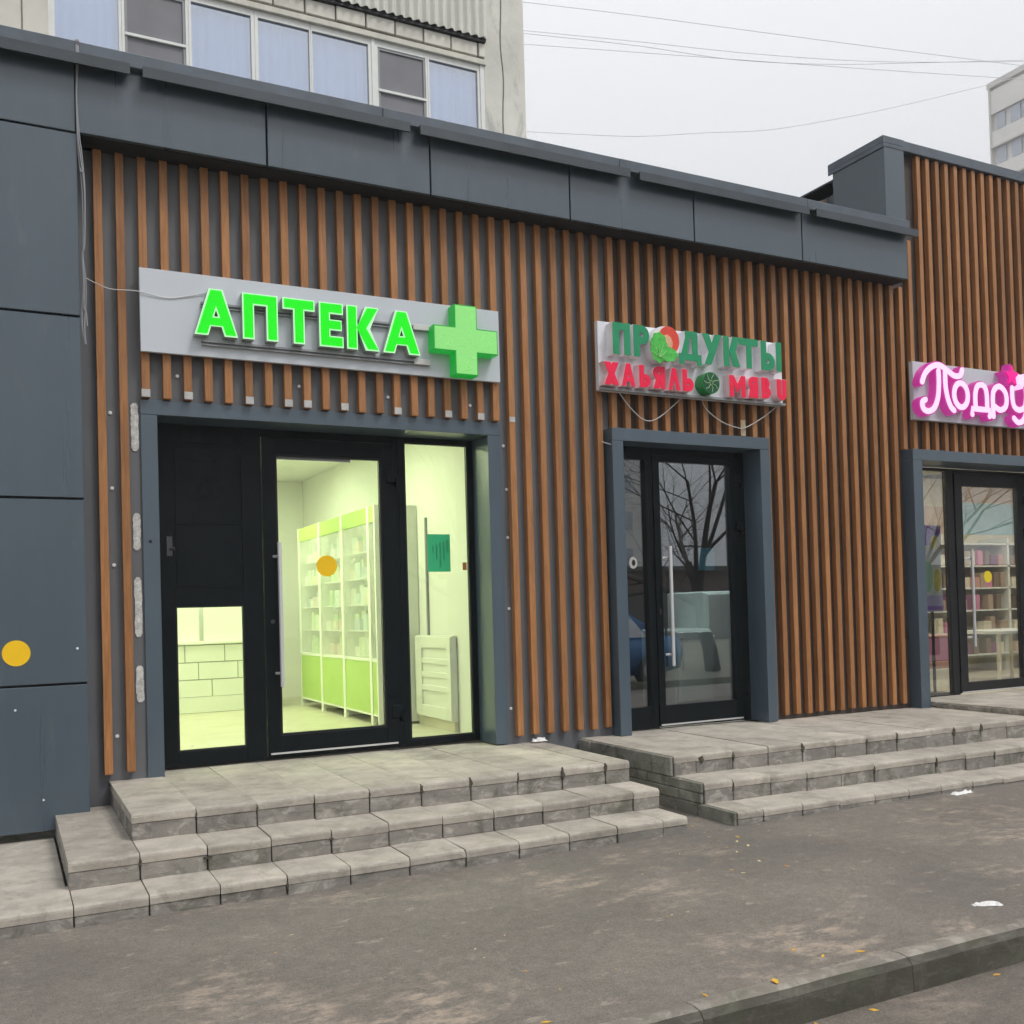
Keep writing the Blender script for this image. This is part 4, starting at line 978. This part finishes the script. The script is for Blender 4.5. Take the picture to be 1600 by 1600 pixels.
# ------------------------------------------------------------------ across the road (seen in the door glass)
op = thing('apartment_block', (34, -66, -.12), 'grey apartment block across the road, mirrored in the narrow side pane', 'building')
part('wall', op, B(18, 47, -74, -60, -.12, 26), 'tower_wall'); part('roof_edge', op, B(17.8, 47.2, -74.2, -59.8, 26.001, 26.6), 'tower_edge')
wme = MB().box(0, 1.6, 0, .12, 0, 1.5).mesh('window'); wme.materials.append(MATS['tower_glass'])
for fl in range(8):
    for q in range(9): link('window', wme, None, op, (19.2+3.1*q, -60.05, 1.6+3*fl))
paint('bark', (.045, .038, .032), .9, .25, 12)
def tree(x, y, h, seed, label):
    rnd = random.Random(seed); t = thing('bare_tree', (x, y, -.13), label, 'tree', 'bare trees across the road')
    tr, brn = MB(), MB()
    def grow(p, d, L, r, lev):
        pts = [p]; rs = [r]; q = Vector(p); dd = Vector(d)
        n = 5 if lev < 2 else 4
        for i in range(n):
            dd = (dd+Vector((rnd.uniform(-1, 1), rnd.uniform(-1, 1), rnd.uniform(-.5, .8)))*.16).normalized()
            q = q+dd*L/n; pts.append(q.copy()); rs.append(r*(1-.45*(i+1)/n))
        (tr if lev == 0 else brn).tube(pts, rs, 8 if lev == 0 else (6 if lev < 3 else 4), cap=lev == 0)
        if lev >= 6: return
        kids = (6, 5, 4, 4, 3, 2)[lev]
        for k in range(kids):
            i = rnd.choice(range(2, len(pts))) if k else len(pts)-1
            if lev == 0: i = max(i, 3)
            ax = Vector((rnd.uniform(-1, 1), rnd.uniform(-1, 1), rnd.uniform(-.3, .3))).normalized()
            nd_ = (Matrix.Rotation(R(rnd.uniform(22, 65)), 3, ax) @ dd).normalized(); nd_.z = nd_.z*.75+.16
            grow(pts[i], nd_.normalized(), L*rnd.uniform(.60, .80) if lev else L*rnd.uniform(.9, 1.2), rs[i]*rnd.uniform(.42, .70), lev+1)
    grow(Vector((x, y, -.13)), Vector((.02, .03, 1)), h*.27, h*.019, 0)
    part('trunk', t, tr, 'bark', smooth=True); c = part('crown', t, brn, 'bark', smooth=True)
tree(14.4, -11, 9.5, 4, 'bare tree with forked trunk, mirrored in the dark grocery door')
tree(22.3, -11.3, 9, 9, 'slim bare tree across the road, mirrored in the cosmetics shop glass')
tree(19.0, -15.5, 11, 15, 'tall bare tree set back across the road behind the parked cars')
tree(11.2, -17, 10, 23, 'bare tree across the road nearest the mirrored apartment block')
paint('garage_wall', (.16, .12, .095), .85, .2, .8); paint('garage_door', (.10, .09, .085), .6, .2, 1.5)
gr_ = thing('garage_row', (42, -30, -.12), 'low dark brown garage row beyond the parked cars, mirrored in the glass', 'garage')
part('wall', gr_, B(18, 70, -34, -28.4, -.12, 2.9), 'garage_wall'); part('roof', gr_, B(17.7, 70.3, -34.3, -28.1, 2.901, 3.1), 'garage_door')
gdm = MB().box(0, 2.6, 0, .08, 0, 2.2).mesh('door'); gdm.materials.append(MATS['garage_door'])
for q in range(15): link('door', gdm, None, gr_, (18.6+3.4*q, -28.46, -.1))
def car(x, y, col, label):
    paint('paint_'+label.split()[0], col, .22, .03, 3)
    pm = 'paint_'+label.split()[0]; z0 = -.12
    t = thing('parked_car', (x, y, z0), label, 'car', 'cars parked across the road')
    def loft(secs):
        mb = MB(); n = len(secs[0]); vs = [p for s_ in secs for p in s_]
        fs = [(i*n+k, i*n+(k+1) % n, (i+1)*n+(k+1) % n, (i+1)*n+k) for i in range(len(secs)-1) for k in range(n)]
        return mb.add(vs, fs+[tuple(range(n)), tuple((len(secs)-1)*n+k for k in range(n-1, -1, -1))])
    body = [(-2.1, .55, .62, .70), (-2.0, .32, .78, .80), (-1.5, .24, .86, .84), (-.8, .22, .92, .86), (.6, .22, .92, .86), (1.5, .24, .95, .84), (2.0, .32, .92, .80), (2.12, .5, .72, .7)]
    part('body', t, loft([[(x+a, y-h_, z0+zb), (x+a, y-h_-.04, z0+(zb+zt)/2), (x+a, y-h_+.05, z0+zt), (x+a, y+h_-.05, z0+zt), (x+a, y+h_+.04, z0+(zb+zt)/2), (x+a, y+h_, z0+zb)] for a, zb, zt, h_ in body]), pm, smooth=True)
    cab = [(-1.15, .90, .80, .78), (-.55, 1.36, .80, .62), (.1, 1.46, .80, .62), (.9, 1.42, .80, .62), (1.65, .95, .80, .76)]
    cb = part('cabin', t, loft([[(x+a, y-.80, z0+.86), (x+a, y-w_, z0+zt), (x+a, y+w_, z0+zt), (x+a, y+.80, z0+.86)] for a, zt, _, w_ in cab]), pm, smooth=True)
    for s_ in (-1, 1):
        for (a0, a1, t0, t1) in ((-.85, .05, -.50, .05), (.15, 1.25, .15, .95)):
            part('window', cb, MB().add([(x+a0, y+s_*.815, z0+.93), (x+a1, y+s_*.815, z0+.93), (x+t1, y+s_*.665, z0+1.34), (x+t0, y+s_*.665, z0+1.34)], [(0, 1, 2, 3)]), 'flat_glass')
    for a in (-1.3, 1.3):
        for s_ in (-1, 1):
            wy = y+s_*.80; m = MB().tube([(x+a, wy-.10, z0+.31), (x+a, wy+.10, z0+.31)], .31, 20)
            wh = part('wheel', t, m, 'black_soffit'); part('rim', wh, MB().tube([(x+a, wy-.105, z0+.31), (x+a, wy+.105, z0+.31)], .2, 14), 'steel')
    for s_ in (-1, 1):
        part('headlight', t, B(x-2.13, x-2.02, y+s_*.55-.14, y+s_*.55+.14, z0+.58, z0+.72), 'cabinet_white', bevel=.02)
car(9.55, -9.2, (.03, .15, .36), 'blue hatchback parked across the road, mirrored in the side pane')

# ------------------------------------------------------------------ leaves and litter
random.seed(77)
for i, c in enumerate(((.62, .36, .03), (.50, .28, .05), (.42, .22, .08), (.60, .48, .25))): paint('leaf%d' % i, c, .7, .25, 60)
lms = []
for i in range(4):
    for v_ in range(2):
        prof = [(0, -1, .0), (.28, -.55, .05), (.42, 0, .10), (.30, .55, .06), (0, 1, .12), (-.30, .55, .10), (-.42, 0, .02), (-.28, -.55, .08)]
        s_ = 1
        vs = [(0, 0, .0)]+[(a*s_, b_*s_, (c+jit(.05))*.5) for a, b_, c in prof]; fs = [(0, k+1, (k+1) % 8+1) for k in range(8)]
        m = MB().add(vs, fs).add([(0, -1, 0), (.03, -1, 0), (.05, -1.6, .05)], [(0, 1, 2)]).mesh('fallen_leaf'); m.materials.append(MATS['leaf%d' % i]); lms.append(m)
def leaf(x, y, z, size, k, label):
    o = link('fallen_leaf', lms[k % len(lms)], None, None, (x, y, z+.001)); o.scale = (size,)*3; o.rotation_euler = (jit(.12), jit(.12), random.uniform(0, 6.28))
    tag(o, label, 'leaf', 'fallen leaves on the asphalt')
leaf(2.49, -3.97, .012, .034, 0, 'large yellow fallen leaf lying on top of the kerb')
for (x, y) in ((3.01, -3.88), (2.85, -3.84), (2.21, -3.92), (1.61, -3.83), (2.8, -3.73)):
    leaf(x, y, 0, random.uniform(.014, .024), random.randrange(4), 'small yellow fallen leaf on the asphalt beside the kerb')
for (x, y) in ((2.84, -4.10), (2.57, -4.09), (3.52, -4.10), (3.74, -4.09)):
    leaf(x, y, -.12, random.uniform(.018, .03), random.randrange(3), 'yellow fallen leaf on the road against the kerb')
for (x, y) in [(3.67, -2.26), (3.89, -2.09), (3.81, -2.18), (3.65, -2.37), (3.8, -2.29), (4.15, -2.07), (3.39, -2.73), (3.62, -2.59), (3.67, -2.75), (3.38, -2.65), (3.85, -1.71), (3.8, -1.89), (3.75, -2.0), (3.92, -1.5), (3.88, -1.3), (3.97, -1.6), (3.95, -1.05)]:
    leaf(x, y, 0, random.uniform(.012, .022), random.randrange(8), 'small dry fallen leaf on the asphalt in front of the gap between the steps')
for i in range(42):
    x = random.uniform(-.3, 6.5); y = random.uniform(-3.8, -2.0)
    leaf(x, y, 0, random.uniform(.006, .012), 3+4*(i % 2), 'tiny dry leaf scrap on the asphalt %s, %s' % ('near the kerb' if y < -3.2 else ('midway to the kerb' if y < -2.6 else 'close to the steps'), 'at the left' if x < 1.2 else ('below the pharmacy door' if x < 3 else ('below the grocery door' if x < 4.8 else 'at the far right'))))
paint('paper_white', (.74, .73, .71), .8, .1, 40)
def crumple(cx_, cy_, lx, ly, h_, n=9, m_=5, rot=0):
    vs = []; fs = []
    for i in range(n):
        for j in range(m_):
            a, b_ = (i/(n-1)-.5)*lx*(1+jit(.1)), (j/(m_-1)-.5)*ly*(1+jit(.3)); e = 0 if j in (0, m_-1) or i in (0, n-1) else 1
            vs.append((cx_+a*math.cos(rot)-b_*math.sin(rot), cy_+a*math.sin(rot)+b_*math.cos(rot), .002+e*random.uniform(.15, 1)*h_))
    for i in range(n-1):
        for j in range(m_-1): fs.append((i*m_+j, (i+1)*m_+j, (i+1)*m_+j+1, i*m_+j+1))
    return MB().add(vs, fs)
solo('crumpled_paper', crumple(3.94, -3.74, .13, .035, .018, rot=-.5), 'paper_white', 'crumpled white paper scrap on the asphalt near the kerb', 'litter')
solo('crumpled_paper', crumple(6.05, -1.93, .20, .07, .022, rot=.1), 'paper_white', 'crumpled white bag at the foot of the grocery steps', 'litter')
solo('crumpled_paper', crumple(3.68, -.03, .13, .05, .03), 'paper_white', 'white plastic scrap at the back corner of the pharmacy landing', 'litter').location.z = .375

hm = bpy.data.materials.new('haze'); hm.use_nodes = True; t = hm.node_tree; t.nodes.clear()
ho = t.nodes.new('ShaderNodeOutputMaterial'); pv = t.nodes.new('ShaderNodeVolumePrincipled'); pv.inputs['Color'].default_value = (.93, .94, .96, 1); pv.inputs['Density'].default_value = .0019
t.links.new(pv.outputs[0], ho.inputs['Volume']); MATS['haze'] = hm
tag(link('haze', B(-152, 152, -152, 152, -1.4, 50).mesh('haze'), 'haze'), 'pale damp haze in the air', 'haze', kind='stuff')
